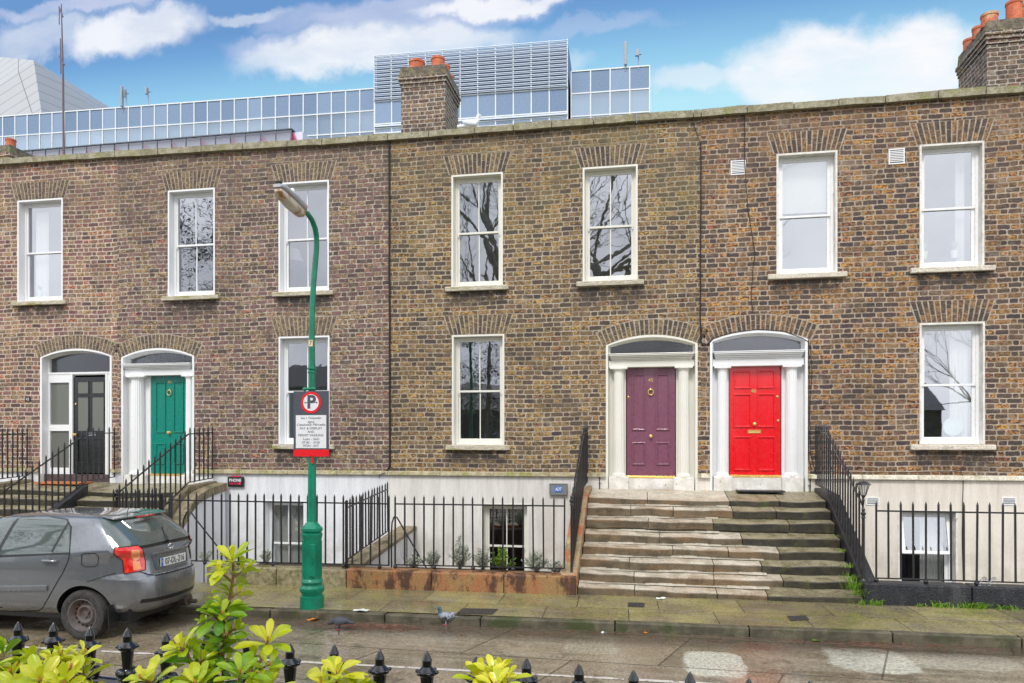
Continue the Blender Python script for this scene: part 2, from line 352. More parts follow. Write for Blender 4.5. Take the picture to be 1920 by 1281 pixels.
COPM = mottle('coping_stone_lichen', c(164,158,136), c(130,124,100), c(136,136,88), scale=7, rough=.9, bump=1, dist=.02, fine=50)
SILLM = mottle('sill_stone_mossy', c(204,196,180), c(166,158,136), c(140,138,76), scale=16, rough=.85, bump=.8, dist=.01, fine=70, stretch=(.5, 1, 3))
SILLP = mottle('sill_painted', c(216,208,194), c(196,188,172), c(112,106,84), scale=12, rough=.8, bump=.6, c3scale=9, c3lo=.6, c3hi=.7, stretch=(.5, 1, 2))
STRM = mottle('string_course_mossy', c(184,174,146), c(150,140,108), c(132,136,62), scale=9, rough=.85, bump=.9, dist=.012, fine=60)
STRW = mottle('string_course_painted', c(222,216,200), c(198,190,170), c(150,146,84), scale=9, rough=.8, bump=.7, c3scale=5, c3lo=.56, c3hi=.72)
def render_mat(name, c1, c2, c3):
    m = mottle(name, c1, c2, c3, scale=1.6, rough=.75, bump=.12, dist=.01, fine=24, c3scale=2.2, c3lo=.58, c3hi=.85, stretch=(3, 1, .35), fa=.03)
    t = NT(m.node_tree); pb = [n_ for n_ in t.n if n_.type == 'BSDF_PRINCIPLED'][0]; src = pb.inputs['Base Color'].links[0].from_socket; tc = t.new('ShaderNodeTexCoord').outputs['Object']; X, Y, Z = t.xyz(tc)
    strk = t.m('MULTIPLY', t.ss(t.noise(t.comb(t.m('MULTIPLY', X, 9), t.m('MULTIPLY', Z, .5), 2), 1.6, 4, .7), .5, .7), t.ss(Z, .9, 1.6, 0, .26))
    damp = t.m('MULTIPLY', t.ss(t.noise(tc, 2.2, 5, .7), .38, .6), t.ss(Z, .9, .0, 0, .28)); cc = t.mix(strk, src, c(150,142,124)); cc = t.mix(damp, cc, c(150,146,126)); t.set(pb.inputs['Base Color'], cc); return m
WH44 = render_mat('basement_render_white', c(226,227,230), c(212,213,216), c(190,190,186))
WH45 = render_mat('basement_render_grey', c(220,217,212), c(206,202,196), c(184,180,170))
WH46 = render_mat('basement_render_cream', c(226,218,206), c(212,203,190), c(190,180,164))
PAINT = plain('white_gloss_paint', c(232,233,234), .35, coat=.2)
PAINTC = plain('cream_gloss_paint', c(226,224,214), .35, coat=.2)
PVC = plain('white_pvc', c(236,237,238), .3)
PLINTHP = mottle('chipped_white_paint', c(228,226,220), c(206,202,194), c(140,130,112), scale=6, rough=.7, bump=.5, c3scale=8, c3lo=.62, c3hi=.7, fa=.06)
IRON = plain('black_iron_paint', c(34,33,36), .38, coat=.3)
IRONG = plain('glossy_black_iron', c(16,17,20), .12, coat=.6)
BRASS = plain('brass', c(224,190,116), .25, metal=.6)
GREEN = mottle('street_lamp_green', c(0,130,98), c(0,112,84), c(52,70,52), scale=5, rough=.32, bump=.06, fine=30, c3scale=9, c3lo=.66, c3hi=.72, fa=.10)
BLACKM = plain('matt_black', c(22,22,24), .6)
GREYM = plain('sign_grey', c(78,80,90), .4)
REDM = plain('sign_red', c(228,12,30), .4)
WHM = plain('sign_white', c(226,228,230), .45)
TERRA = mottle('terracotta_pot', c(206,118,80), c(182,92,62), c(196,160,120), scale=5, rough=.7, bump=.2)
SLATE = mottle('roof_slate', c(74,76,84), c(56,58,64), scale=5, rough=.6)
REDGR = mottle('rusty_red_granite', c(158,104,66), c(148,118,76), c(80,54,40), scale=6, rough=.6, bump=.7, fine=70, c3scale=5, c3lo=.48, c3hi=.60, stretch=(1, 1, .45))
RUSTG = mottle('rust_washed_granite', c(172,152,116), c(140,122,92), c(170,96,52), scale=9, rough=.6, bump=.8, fine=70, c3scale=2.6, c3lo=.5, c3hi=.66)
BLKPL = mottle('black_painted_plinth', c(38,40,48), c(26,27,32), c(62,62,66), scale=14, rough=.42, bump=1, dist=.015, fine=40, stretch=(2, 1, .5))
GALV = plain('galvanised_grey', c(150,155,160), .4, metal=.6)
def glassmat(name, fac=.38, tint=(.93, .95, 1, 1), wav=.012, sc=2.5):
    m = bpy.data.materials.new(name); m.use_nodes = True; t = NT(m.node_tree); t.n.clear()
    o = t.new('ShaderNodeOutputMaterial'); gl = t.new('ShaderNodeBsdfGlossy'); tr = t.new('ShaderNodeBsdfTransparent'); mx = t.new('ShaderNodeMixShader')
    gl.inputs['Roughness'].default_value = .012; gl.inputs['Color'].default_value = tint; tr.inputs[0].default_value = (.86, .88, .87, 1)
    tc = t.new('ShaderNodeTexCoord').outputs['Object']
    t.set(gl.inputs['Normal'], t.bump(t.noise(tc, sc, 2), wav, .05))
    lw = t.new('ShaderNodeLayerWeight'); lw.inputs[0].default_value = .25
    oi = t.new('ShaderNodeObjectInfo'); fr_ = t.m('ADD', fac-.04, t.m('MULTIPLY', oi.outputs['Random'], .10)); t.set(mx.inputs[0], t.m('ADD', fr_, t.m('MULTIPLY', lw.outputs['Facing'], .35), clamp=True))
    t.l.new(tr.outputs[0], mx.inputs[1]); t.l.new(gl.outputs[0], mx.inputs[2]); t.l.new(mx.outputs[0], o.inputs[0]); return m
GLASS = glassmat('window_glass', .32, wav=.02)
GLASSN = glassmat('window_glass_new', .36, wav=.004)
GLASSD = glassmat('fanlight_glass', .10); [setattr(n_.inputs['Roughness'], 'default_value', .16) for n_ in GLASSD.node_tree.nodes if n_.type == 'BSDF_GLOSSY']
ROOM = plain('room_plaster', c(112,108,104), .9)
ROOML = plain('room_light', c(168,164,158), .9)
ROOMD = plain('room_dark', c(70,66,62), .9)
CURT = plain('curtain_cloth', c(228,228,226), .9)
BLIND = plain('roller_blind', c(206,209,206), .8)
DOORC = {'black': plain('door_black', c(20,21,23), .25, coat=.3), 'green': plain('door_green', c(0,128,112), .25, coat=.5),
         'purple': plain('door_purple', c(124,76,96), .3, coat=.5), 'red': plain('door_red', c(226,10,26), .25, coat=.5)}
# ---------------------------------------------------------------- ground, kerb, road
YK = 9.62-CAMD; YP = 11.25-CAMD          # kerb face, front plinth line
def pave_mat():
    m, t = newmat('wet_mossy_flagstones'); b = t.b
    tc = t.new('ShaderNodeTexCoord').outputs['Object']; X, Y, Z = t.xyz(tc)
    jx = t.m('ADD', X, t.m('MULTIPLY', Y, .04)); br = t.new('ShaderNodeTexBrick'); t.set(br.inputs['Vector'], t.comb(jx, Y, 0))
    br.inputs['Scale'].default_value = 1; br.inputs['Mortar Size'].default_value = .007; br.inputs['Brick Width'].default_value = 1.15; br.inputs['Row Height'].default_value = .81
    br.offset = .37; br.inputs['Mortar Smooth'].default_value = .2; br.inputs['Color1'].default_value = (0, 0, 0, 1); br.inputs['Color2'].default_value = (1, 1, 1, 1); br.inputs['Mortar'].default_value = (.5, .5, .5, 1)
    n1 = t.noise(tc, 1.3, 6, .62); n2 = t.noise(tc, 34, 4, .75); n3 = t.noise(t.comb(t.m('MULTIPLY', X, .5), t.m('MULTIPLY', Y, 3.0), 0), 2.2, 5, .6)
    cc = t.mix(t.ss(n1, .34, .62), c(114,104,82), c(138,130,82))
    cc = t.mix(t.m('MULTIPLY', t.ss(n3, .48, .66), .7), cc, c(136,128,108))
    cc = t.mix(t.m('MULTIPLY', t.ss(t.noise(tc, 3.1, 4), .55, .7), .4), cc, c(118,122,58))
    sh = t.m('ADD', t.m('MULTIPLY', br.outputs[0], .34), .82); cc = t.mix(1.0, cc, t.comb(sh, sh, sh), 'MULTIPLY')
    gn = t.ss(n2, .3, .7, .55, 1.42); cc = t.mix(1.0, cc, t.comb(gn, gn, gn), 'MULTIPLY')
    cc = t.mix(t.m('MULTIPLY', br.outputs[1], .9), cc, c(44,40,28))
    t.set(b.inputs['Base Color'], cc); t.set(b.inputs['Roughness'], t.ss(t.noise(tc, 1.7, 5, .6), .38, .62, .12, .5))
    t.set(b.inputs['Normal'], t.bump(t.m('SUBTRACT', t.m('MULTIPLY', n2, .3), br.outputs[1]), .5, .006)); return m
def road_mat():
    m, t = newmat('wet_concrete_road'); b = t.b
    tc = t.new('ShaderNodeTexCoord').outputs['Object']; X, Y, Z = t.xyz(tc)
    br = t.new('ShaderNodeTexBrick'); t.set(br.inputs['Vector'], t.comb(t.m('SUBTRACT', X, t.m('MULTIPLY', Y, .35)), t.m('ADD', Y, t.m('MULTIPLY', X, .05)), 0))
    br.inputs['Scale'].default_value = 1; br.inputs['Mortar Size'].default_value = .012; br.inputs['Brick Width'].default_value = 2.3; br.inputs['Row Height'].default_value = 1.25; br.offset = .42
    br.inputs['Color1'].default_value = (0, 0, 0, 1); br.inputs['Color2'].default_value = (1, 1, 1, 1); br.inputs['Mortar'].default_value = (.5, .5, .5, 1)
    n1 = t.noise(tc, .9, 6, .65); n2 = t.noise(tc, 32, 4, .78); n3 = t.noise(t.comb(t.m('MULTIPLY', X, .35), t.m('MULTIPLY', Y, 2.5), 2), 2.4, 6, .65)
    cc = t.mix(t.ss(n1, .36, .62), c(112,102,78), c(148,134,112))
    cc = t.mix(t.m('MULTIPLY', t.ss(n3, .45, .63), .75), cc, c(150,140,120))
    cc = t.mix(t.m('MULTIPLY', t.ss(t.noise(tc, 1.7, 5, .7), .54, .68), .7), cc, c(76,68,52))
    def rp(px, py): d = ray(px, py); return C0+d*((-.115-CAMZ)/d.z)
    ne = t.xyz(t.noise(tc, 3.0, 6, .7, col=True))
    for (l_, r_, t_, b_, kx, cf) in ((1284, 1396, 1222, 1268, 0, .92), (1556, 1706, 1218, 1262, 0, .9), (1690, 1900, 1228, 1258, 0, .4), (1060, 1160, 1190, 1225, 0, .25)):   # cement repairs
        q0 = rp(l_, (t_+b_)/2); q1 = rp(r_, (t_+b_)/2); q2 = rp((l_+r_)/2, t_); q3 = rp((l_+r_)/2, b_); ccx = (q0.x+q1.x)/2; ccy = (q2.y+q3.y)/2; hx = (q1.x-q0.x)/2; hy = (q2.y-q3.y)/2
        ax = t.m('ABSOLUTE', t.m('DIVIDE', t.m('ADD', t.m('SUBTRACT', X, ccx), t.m('MULTIPLY', t.m('SUBTRACT', ne[0], .5), .38)), hx)); ay = t.m('ABSOLUTE', t.m('DIVIDE', t.m('ADD', t.m('SUBTRACT', Y, ccy), t.m('MULTIPLY', t.m('SUBTRACT', ne[1], .5), .28)), hy))
        dd_ = t.m('POWER', t.m('ADD', t.m('POWER', ax, 5.0), t.m('POWER', ay, 5.0)), .2)
        cc = t.mix(t.m('MULTIPLY', t.ss(dd_, 1.06, .9), cf), cc, t.mix(t.ss(n2, .25, .75), c(188,186,166), c(200,198,182)))
    # damp gutter beside the kerb
    gut = t.m('MULTIPLY', t.ss(t.m('ADD', Y, t.m('MULTIPLY', n1, .5)), YK-.55, YK-.1), .75)
    cc = t.mix(gut, cc, c(70,58,48))
    sh = t.m('ADD', t.m('MULTIPLY', br.outputs[0], .16), .9); cc = t.mix(1.0, cc, t.comb(sh, sh, sh), 'MULTIPLY')
    gn = t.ss(n2, .3, .7, .5, 1.45); cc = t.mix(1.0, cc, t.comb(gn, gn, gn), 'MULTIPLY')
    cc = t.mix(t.m('MULTIPLY', br.outputs[1], .75), cc, c(44,40,32))
    t.set(b.inputs['Base Color'], cc)
    rg = t.ss(t.noise(t.comb(t.m('MULTIPLY', X, .6), Y, 5), 1.6, 5, .6), .38, .60, .45, .07)
    t.set(b.inputs['Roughness'], rg)
    t.set(b.inputs['Normal'], t.bump(t.m('SUBTRACT', t.m('MULTIPLY', n2, .5), br.outputs[1]), .5, .006)); return m
PAVE = pave_mat(); ROAD = road_mat()
def sheet(name, x0, x1, y0, y1, z, mat, nx=1):
    mb = MB(); mb.add([(x0, y0, z), (x1, y0, z), (x1, y1, z), (x0, y1, z)], [(0, 1, 2, 3)]); return struct(mb.build(name, mat, shear=True))
sheet('pavement', -60, 60, YK+.14, .3, 0.0, PAVE)
sheet('road', -60, 60, -13.3, YK+.02, -.115, ROAD)
GRS = mottle('park_soil_grass', c(70,84,40), c(58,60,36), scale=4, rough=.95)
mb = MB(); mb.add([(-600, -500, -1.6), (600, -500, -1.6), (600, 500, -1.6), (-600, 500, -1.6)], [(0, 1, 2, 3)]); struct(mb.build('ground', GRS))
sheet('park_ground', -60, 60, -80, -13.3, .02, GRS)
KERBM = mottle('kerb_granite_mossy', c(104,98,78), c(70,66,50), c(64,72,34), scale=5, rough=.5, bump=.8, fine=80)
mb = MB(); xx = -22.0; random.seed(3)
while xx < 16:
    L = random.uniform(1.1, 1.9); dz = random.uniform(-.006, .006)
    mb.box((xx+.006, YK, -.4), (xx+L-.006, YK+.137, .002+dz)); xx += L
struct(mb.build('kerb', KERBM, shear=True, bevel=.016, jit=.012))
# white parking line and repair patches
LINEM, t = newmat('worn_white_line'); tc = t.new('ShaderNodeTexCoord').outputs['Object']
t.set(t.b.inputs['Base Color'], t.mix(t.ss(t.noise(tc, 9, 5, .7), .52, .62), c(206,200,190), c(118,108,92))); t.b.inputs['Roughness'].default_value = .5
mb = MB(); xx = -16.0; yl = 7.72-CAMD
while xx < 5.3:
    L = random.uniform(.5, 1.6); n = int(L/.12)+1
    for k in range(n):
        a0 = xx+L*k/n; a1 = xx+L*(k+1)/n; w0 = .03+random.uniform(-.006, .006)
        mb.add([(a0, yl-w0-.004*a0, -.1105), (a1, yl-w0-.004*a1, -.1105), (a1, yl+w0-.004*a1, -.1105), (a0, yl+w0-.004*a0, -.1105)], [(0, 1, 2, 3)])
    xx += L+random.uniform(.02, .12)
struct(mb.build('road_marking', LINEM, shear=True))
# ---------------------------------------------------------------- houses
def XF(px, py=700): return P(px, py).x
def ZF(py, px): return P(px, py).z
def rectloop(x0, z0, x1, z1): return [(x0, z0), (x1, z0), (x1, z1), (x0, z1)]
def archloop(x0, z0, x1, zs, zc, n=16, pts_only=False):
    w = (x1-x0)/2; hh = zc-zs; rad = (w*w+hh*hh)/(2*hh); cx = (x0+x1)/2; cz = zc-rad; a = math.asin(min(1, w/rad))
    arc = [(cx+rad*math.sin(a-2*a*k/n), cz+rad*math.cos(a-2*a*k/n)) for k in range(n+1)]
    return [(x0, z0), (x1, z0)]+arc[0:1]+arc[1:-1]+arc[-1:]
def wallmesh(name, outline, holes, mat, parent, y=0.0, depth=.3):
    bm = bmesh.new(); eds = []
    for loop in [outline]+holes:
        vs = [bm.verts.new((a, y, b)) for a, b in loop]
        eds += [bm.edges.new((vs[i], vs[(i+1) % len(vs)])) for i in range(len(vs))]
    bmesh.ops.triangle_fill(bm, use_beauty=True, use_dissolve=False, edges=eds, normal=(0, -1, 0))
    for loop in holes+[outline]:
        n = len(loop); a = [bm.verts.new((p, y, q)) for p, q in loop]; b = [bm.verts.new((p, y+depth, q)) for p, q in loop]
        for i in range(n): bm.faces.new((a[i], a[(i+1) % n], b[(i+1) % n], b[i]))
    bmesh.ops.remove_doubles(bm, verts=bm.verts, dist=1e-5)
    bmesh.ops.recalc_face_normals(bm, faces=bm.faces)
    me = bpy.data.meshes.new(name); bm.to_mesh(me); bm.free(); me.materials.append(mat)
    o = bpy.data.objects.new(name, me); COL.objects.link(o); par(o, parent); return o
ZS0, ZS1 = 1.635, 1.725                # string course
def ztop(X):                           # parapet top, from the photographed coping line
    pts = [(0, 297), (352, 275), (640, 257), (730, 250), (1290, 207), (1920, 158)]
    q = [(P(a, b, CAMD-.08).x, P(a, b, CAMD-.08).z) for a, b in pts]
    if X <= q[0][0]: return q[0][1]
    for (a, b), (a2, b2) in zip(q, q[1:]):
        if X <= a2: return b+(b2-b)*(X-a)/(a2-a)
    return q[-1][1]
HB = [-19.0, XF(220), XF(729), XF(1314), 10.5]
WINS = {  # house: list of (l, t, r, b, bars, kind)
 0: [(33, 374, 118, 564, 0, 'c43')],
 1: [(315, 355, 403, 554, 1, 'dark'), (522.5, 340.5, 617, 546, 1, 'lamp'), (522.7, 630.5, 618, 833, 1, 'gf44')],
 2: [(846.5, 326, 943, 536, 1, ''), (1092.6, 311.5, 1195.7, 526, 1, ''), (847.5, 627.5, 945.7, 834.5, 1, '')],
 3: [(1455.8, 285.5, 1570, 512, 0, 'blind'), (1724, 268, 1845.5, 500, 0, 'pots'), (1724, 604.5, 1846.6, 833, 0, 'plate')]}
BWINS = {1: [(495, 938, 573, 1100, 1)], 2: [(903, 944, 992, 1105, 1)], 3: [(1682, 957, 1795, 1120, 0)]}
DOORS = {0: dict(l=76, r=210, spring=669, crown=654, base=900), 1: dict(l=228, r=364.5, spring=669, crown=653, base=905),
         2: dict(l=1136, r=1308, spring=646, crown=628, base=913), 3: dict(l=1331, r=1514, spring=638, crown=620, base=916)}
HN = ['narrow purple and buff brick house with the black glazed door', 'purple-brown brick house with the green door and two upper windows',
      'olive-ochre brick house with the purple door', 'dark orange-flecked brick house with the bright red door']
BRM = [BR43, BR44, BR45, BR46]; VOM = [VO43, VO43, VO45, VO46]; BSM = [WH44, WH44, WH45, WH46]
def rect_px(l, t_, r, b):
    x0 = XF(l); x1 = XF(r); mx = (l+r)/2; return x0, ZF(b, mx), x1, ZF(t_, mx)
def flat_arch(x0, x1, z, h, parent, mat, seed):
    rnd = random.Random(seed); sp = .13; n = max(11, int((x1-x0+.16)/.085)); 
    bx0, bx1, tx0, tx1 = x0-.04, x1+.04, x0-.04-sp, x1+.04+sp
    mb = MB(); mb.prism([(bx0-.012, -.0025, z), (bx1+.012, -.0025, z), (tx1+.012, -.0025, z+h), (tx0-.012, -.0025, z+h)], (0, .06, 0)); a = mb.build('arch_mortar', MORT, parent)
    mb = MB()
    for k in range(n):
        f0, f1 = k/n+.14/n, (k+1)/n-.14/n
        cut = (.36 if k % 2 else .62)+rnd.uniform(-.03, .03)
        for (v0, v1) in ((.02, cut-.015), (cut+.015, .98)):
            q = []
            for ff, vv in ((f0, v0), (f1, v0), (f1, v1), (f0, v1)):
                xb = bx0+(bx1-bx0)*ff; xt = tx0+(tx1-tx0)*ff; q.append((xb+(xt-xb)*vv+rnd.uniform(-.003, .003), -.006-rnd.uniform(0, .003), z+h*vv+rnd.uniform(-.003, .003)))
            yy = q[0][1]; q = [(a_[0], yy, a_[2]) for a_ in q]
            mb.prism(q, (0, .05, 0), col=rnd.random())
    o = mb.build('brick_arch', mat, parent); par(a, o); return o
def ring_arch(x0, x1, zs, zc, th, parent, mat, seed):
    rnd = random.Random(seed); w = (x1-x0)/2; hh = zc-zs; rad = (w*w+hh*hh)/(2*hh); cx = (x0+x1)/2; cz = zc-rad; a = math.asin(w/rad)*1.05
    n = int(2*a*(rad+th/2)/.088)
    f = lambda an, r, y: (cx+r*math.sin(an), y, cz+r*math.cos(an))
    mb = MB(); m_ = 24
    for k in range(m_):
        a0 = -a-.01+(2*a+.02)*k/m_; a1 = -a-.01+(2*a+.02)*(k+1)/m_
        mb.prism([f(a0, rad+.004, -.0025), f(a1, rad+.004, -.0025), f(a1, rad+th+.012, -.0025), f(a0, rad+th+.012, -.0025)], (0, .06, 0))
    mo = mb.build('arch_mortar', MORT, parent)
    mb = MB()
    for k in range(n):
        a0 = -a+2*a*(k+.15)/n; a1 = -a+2*a*(k+.85)/n
        cut = .36 if k % 2 else .64
        for v0, v1 in ((.03, cut-.02), (cut+.02, .98)):
            y = -.006-rnd.uniform(0, .004); j = rnd.uniform(-.002, .002)
            mb.prism([f(a0+j/rad, rad+th*v0, y), f(a1+j/rad, rad+th*v0, y), f(a1+j/rad, rad+th*v1, y), f(a0+j/rad, rad+th*v1, y)], (0, .05, 0), col=rnd.random())
    o = mb.build('brick_arch', mat, parent); par(mo, o); return o
def room(x0, z0, x1, z1, y0, parent, mat=None, dp=2.6, ex=.5):
    a, b, cc, d = x0-ex, x1+ex, z0-.5, z1+.25; Y1 = y0+dp
    mb = MB(); vs = [(a, y0, cc), (b, y0, cc), (b, y0, d), (a, y0, d), (a, Y1, cc), (b, Y1, cc), (b, Y1, d), (a, Y1, d)]
    fs = [(4, 5, 6, 7), (0, 1, 5, 4), (3, 7, 6, 2), (0, 4, 7, 3), (1, 2, 6, 5)]
    mb.add(vs, fs); return mb.build('room_interior', mat or ROOM, parent)
def window(H, l, t_, r, b, bars, kind, base=False, hopper=False):
    x0, z0, x1, z1 = rect_px(l, t_, r, b)
    if base: z0 = min(z0, -.15)
    hi = HOUSE.index(H); P_ = PAINT if hi < 2 else (PAINTC if hi == 2 else PVC)
    rv = .035; yo = -.008 if not base else -.028
    o_ = rectloop(x0, z0, x1, z1); i_ = rectloop(x0+rv, z0+.005, x1-rv, z1-rv)
    win = MB().ring(o_, i_, yo, .24).build('window', P_ if hi != 3 else PLINTHP, H)
    a, b_, cc, d = x0+rv, z0+.005, x1-rv, z1-rv
    fw = .05; mb = MB().ring(rectloop(a, b_, cc, d), rectloop(a+fw, b_+.04, cc-fw, d-fw), .15, .235)
    mb.build('window_frame', P_, win, bevel=.004)
    a += fw; cc -= fw; d -= fw; b_ += .04; mid = b_+(d-b_)*.5
    sw = .042 if hi != 3 else .055
    G_ = GLASS if hi in (1, 2) else GLASSN
    for nm, (zz0, zz1, y0) in {'upper': (mid-.02, d, .165), 'lower': (b_, mid+.02, .195)}.items():
        if hopper and nm == 'upper': 
            continue
        low = .085 if nm == 'lower' else .04
        mb = MB().ring(rectloop(a, zz0, cc, zz1), rectloop(a+sw, zz0+low, cc-sw, zz1-.04), y0, y0+.028)
        if bars: mb.box(((a+cc)/2-.011, y0+.003, zz0+low), ((a+cc)/2+.011, y0+.025, zz1-.04))
        if nm == 'upper' and bars:
            for q in (a+.02, cc-.02): mb.prism([(q-.018, y0-.004, mid-.022), (q+.018, y0-.004, mid-.022), (q+.01, y0-.004, mid-.075), (q-.01, y0-.004, mid-.075)], (0, .02, 0))
        sa = mb.build('sash', P_, win, bevel=.003)
        g_ = MB(); n = 1; g_.add([(a+sw-.004, y0+.014, zz0+low-.004), (cc-sw+.004, y0+.014, zz0+low-.004), (cc-sw+.004, y0+.014, zz1-.036), (a+sw-.004, y0+.014, zz1-.036)], [(0, 1, 2, 3)])
        g_.build('glass_pane', G_, win)
    if hopper:   # top-hung light pushed outwards at the bottom
        rot = Matrix.Rotation(R(-13), 3, 'X'); pv = (0, .17, d)
        mb = MB()
        for q0, q1 in (((a, .15, mid), (a+.055, .19, d)), ((cc-.055, .15, mid), (cc, .19, d)), ((a+.055, .15, mid), (cc-.055, .19, mid+.055)), ((a+.055, .15, d-.055), (cc-.055, .19, d))): mb.box(q0, q1, rot, pv)
        mb.build('sash', PVC, win); g_ = MB()
        g_.add([rot @ (Vector(q)-Vector(pv))+Vector(pv) for q in ((a+.05, .17, mid+.05), (cc-.05, .17, mid+.05), (cc-.05, .17, d-.05), (a+.05, .17, d-.05))], [(0, 1, 2, 3)]); g_.build('glass_pane', GLASSN, win)
    if not base:
        m_ = SILLM if hi < 3 else SILLP
        mb = MB(); n = 6; ex = .12 if hi != 3 else .16
        mb.prism([(x0-ex, -.075, z0-.105), (x0-ex, .1, z0-.105), (x0-ex, .1, z0+.002), (x0-ex, -.075, z0-.012)], (x1-x0+2*ex, 0, 0))
        mb.build('sill', m_, win, bevel=.012)
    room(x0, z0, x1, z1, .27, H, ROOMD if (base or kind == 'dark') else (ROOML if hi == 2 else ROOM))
    return (a, b_, cc, d, mid)
HOUSE = []; WREC = {}
DR = {}
for h in range(4):
    X0, X1 = HB[h], HB[h+1]; d = DOORS[h]
    H = thing('terraced_house', HN[h], 'house', ((X0+X1)/2, 0, 0), 'brick houses of the terrace'); HOUSE.append(H)
    dx0, dx1 = XF(d['l']), XF(d['r']); mpx = (d['l']+d['r'])/2; zs, zc = ZF(d['spring'], mpx), ZF(d['crown'], mpx)
    DR[h] = (dx0, dx1, zs, zc)
    holes = [archloop(dx0, ZS1+.002, dx1, zs, zc)] + [rectloop(*rect_px(*q[:4])) for q in WINS[h]]
    n = 12; tops = [(X0+(X1-X0)*k/n, ztop(X0+(X1-X0)*k/n)-.13) for k in range(n+1)]
    # door opening runs to the foot of the brick wall: split outline there
    out = [(X0, ZS1), (dx0, ZS1)]+[(dx0, zs)]+list(reversed(archloop(dx0, 0, dx1, zs, zc)[2:]))[1:-1]+[(dx1, zs), (dx1, ZS1), (X1, ZS1)]+tops[::-1]
    wallmesh('wall', out, holes[1:], BRM[h], H)
    bh = []
    for q in BWINS.get(h, []):
        a, b, cc, e = rect_px(*q[:4]); bh.append(rectloop(a, min(b, -.15), cc, e))
    out = [(X0, -1.4), (X1, -1.4), (X1, ZS1-.02), (dx1, ZS1-.02), (dx1, 1.25), (dx0, 1.25), (dx0, ZS1-.02), (X0, ZS1-.02)]
    wallmesh('basement_wall', out, bh, BSM[h], H, y=-.022)
    # string course
    for a, b in ((X0, dx0), (dx1, X1)):
        mb = MB(); n = max(1, int((b-a)/.9)); 
        for k in range(n):
            e0 = a+(b-a)*k/n+.003; e1 = a+(b-a)*(k+1)/n-.003
            mb.prism([(e0, -.085, ZS0), (e0, .02, ZS0), (e0, .02, ZS1), (e0, -.07, ZS1-.012)], (e1-e0, 0, 0))
        mb.build('string_course', STRM if h < 3 else STRW, H, bevel=.01, jit=.004)
    # parapet coping of separate slabs
    mb = MB(); rnd = random.Random(h+5); xx = X0
    while xx < X1-.05:
        L = min(rnd.uniform(.75, 1.15), X1-xx); zz = [ztop(xx+.01), ztop(xx+L-.01)]; j = rnd.uniform(-.012, .012)
        m_ = 5
        for s_ in range(m_):
            a = xx+.008+(L-.016)*s_/m_; b = xx+.008+(L-.016)*(s_+1)/m_; za = ztop(a)+j+rnd.uniform(-.003, .003); zb = za
            mb.add([(a, -.10, ztop(a)-.135), (b, -.10, ztop(b)-.135), (b, .35, ztop(b)-.135), (a, .35, ztop(a)-.135), (a, -.085, za), (b, -.085, ztop(b)+j), (b, .35, ztop(b)+j+.02), (a, .35, za+.02)],
                   [(0, 3, 2, 1), (4, 5, 6, 7), (0, 1, 5, 4), (1, 2, 6, 5), (2, 3, 7, 6), (3, 0, 4, 7)])
        xx += L
    mb.build('coping', COPM, H, jit=.012)
    # roof, back and side walls behind the parapet
    zt = ztop((X0+X1)/2)-.7
    MB().prism([(X0, .32, zt-.3), (X0, 4.2, zt+.35), (X0, 8.2, zt-.3)], (X1-X0, 0, 0)).build('roof', SLATE, H)
    MB().box((X0, .31, ZS1), (X0+.1, 8, zt-.35)).box((X1-.1, .31, ZS1), (X1, 8, zt-.35)).box((X0+.1, 7.8, -1), (X1-.1, 8.0, zt-.35)).build('party_wall', BRM[h], H)
    for k, q in enumerate(WINS[h]):
        x0, z0, x1, z1 = rect_px(*q[:4]); WREC[(h, k)] = window(H, *q)
        flat_arch(x0, x1, z1+.003, .40, H, VOM[h], h*10+k)
    for k, q in enumerate(BWINS.get(h, [])): WREC[(h, 'b')] = window(H, *q, '', base=True, hopper=(h == 3))
    ring_arch(dx0-.01, dx1+.01, zs, zc+.004, .30, H, VOM[h], 50+h)
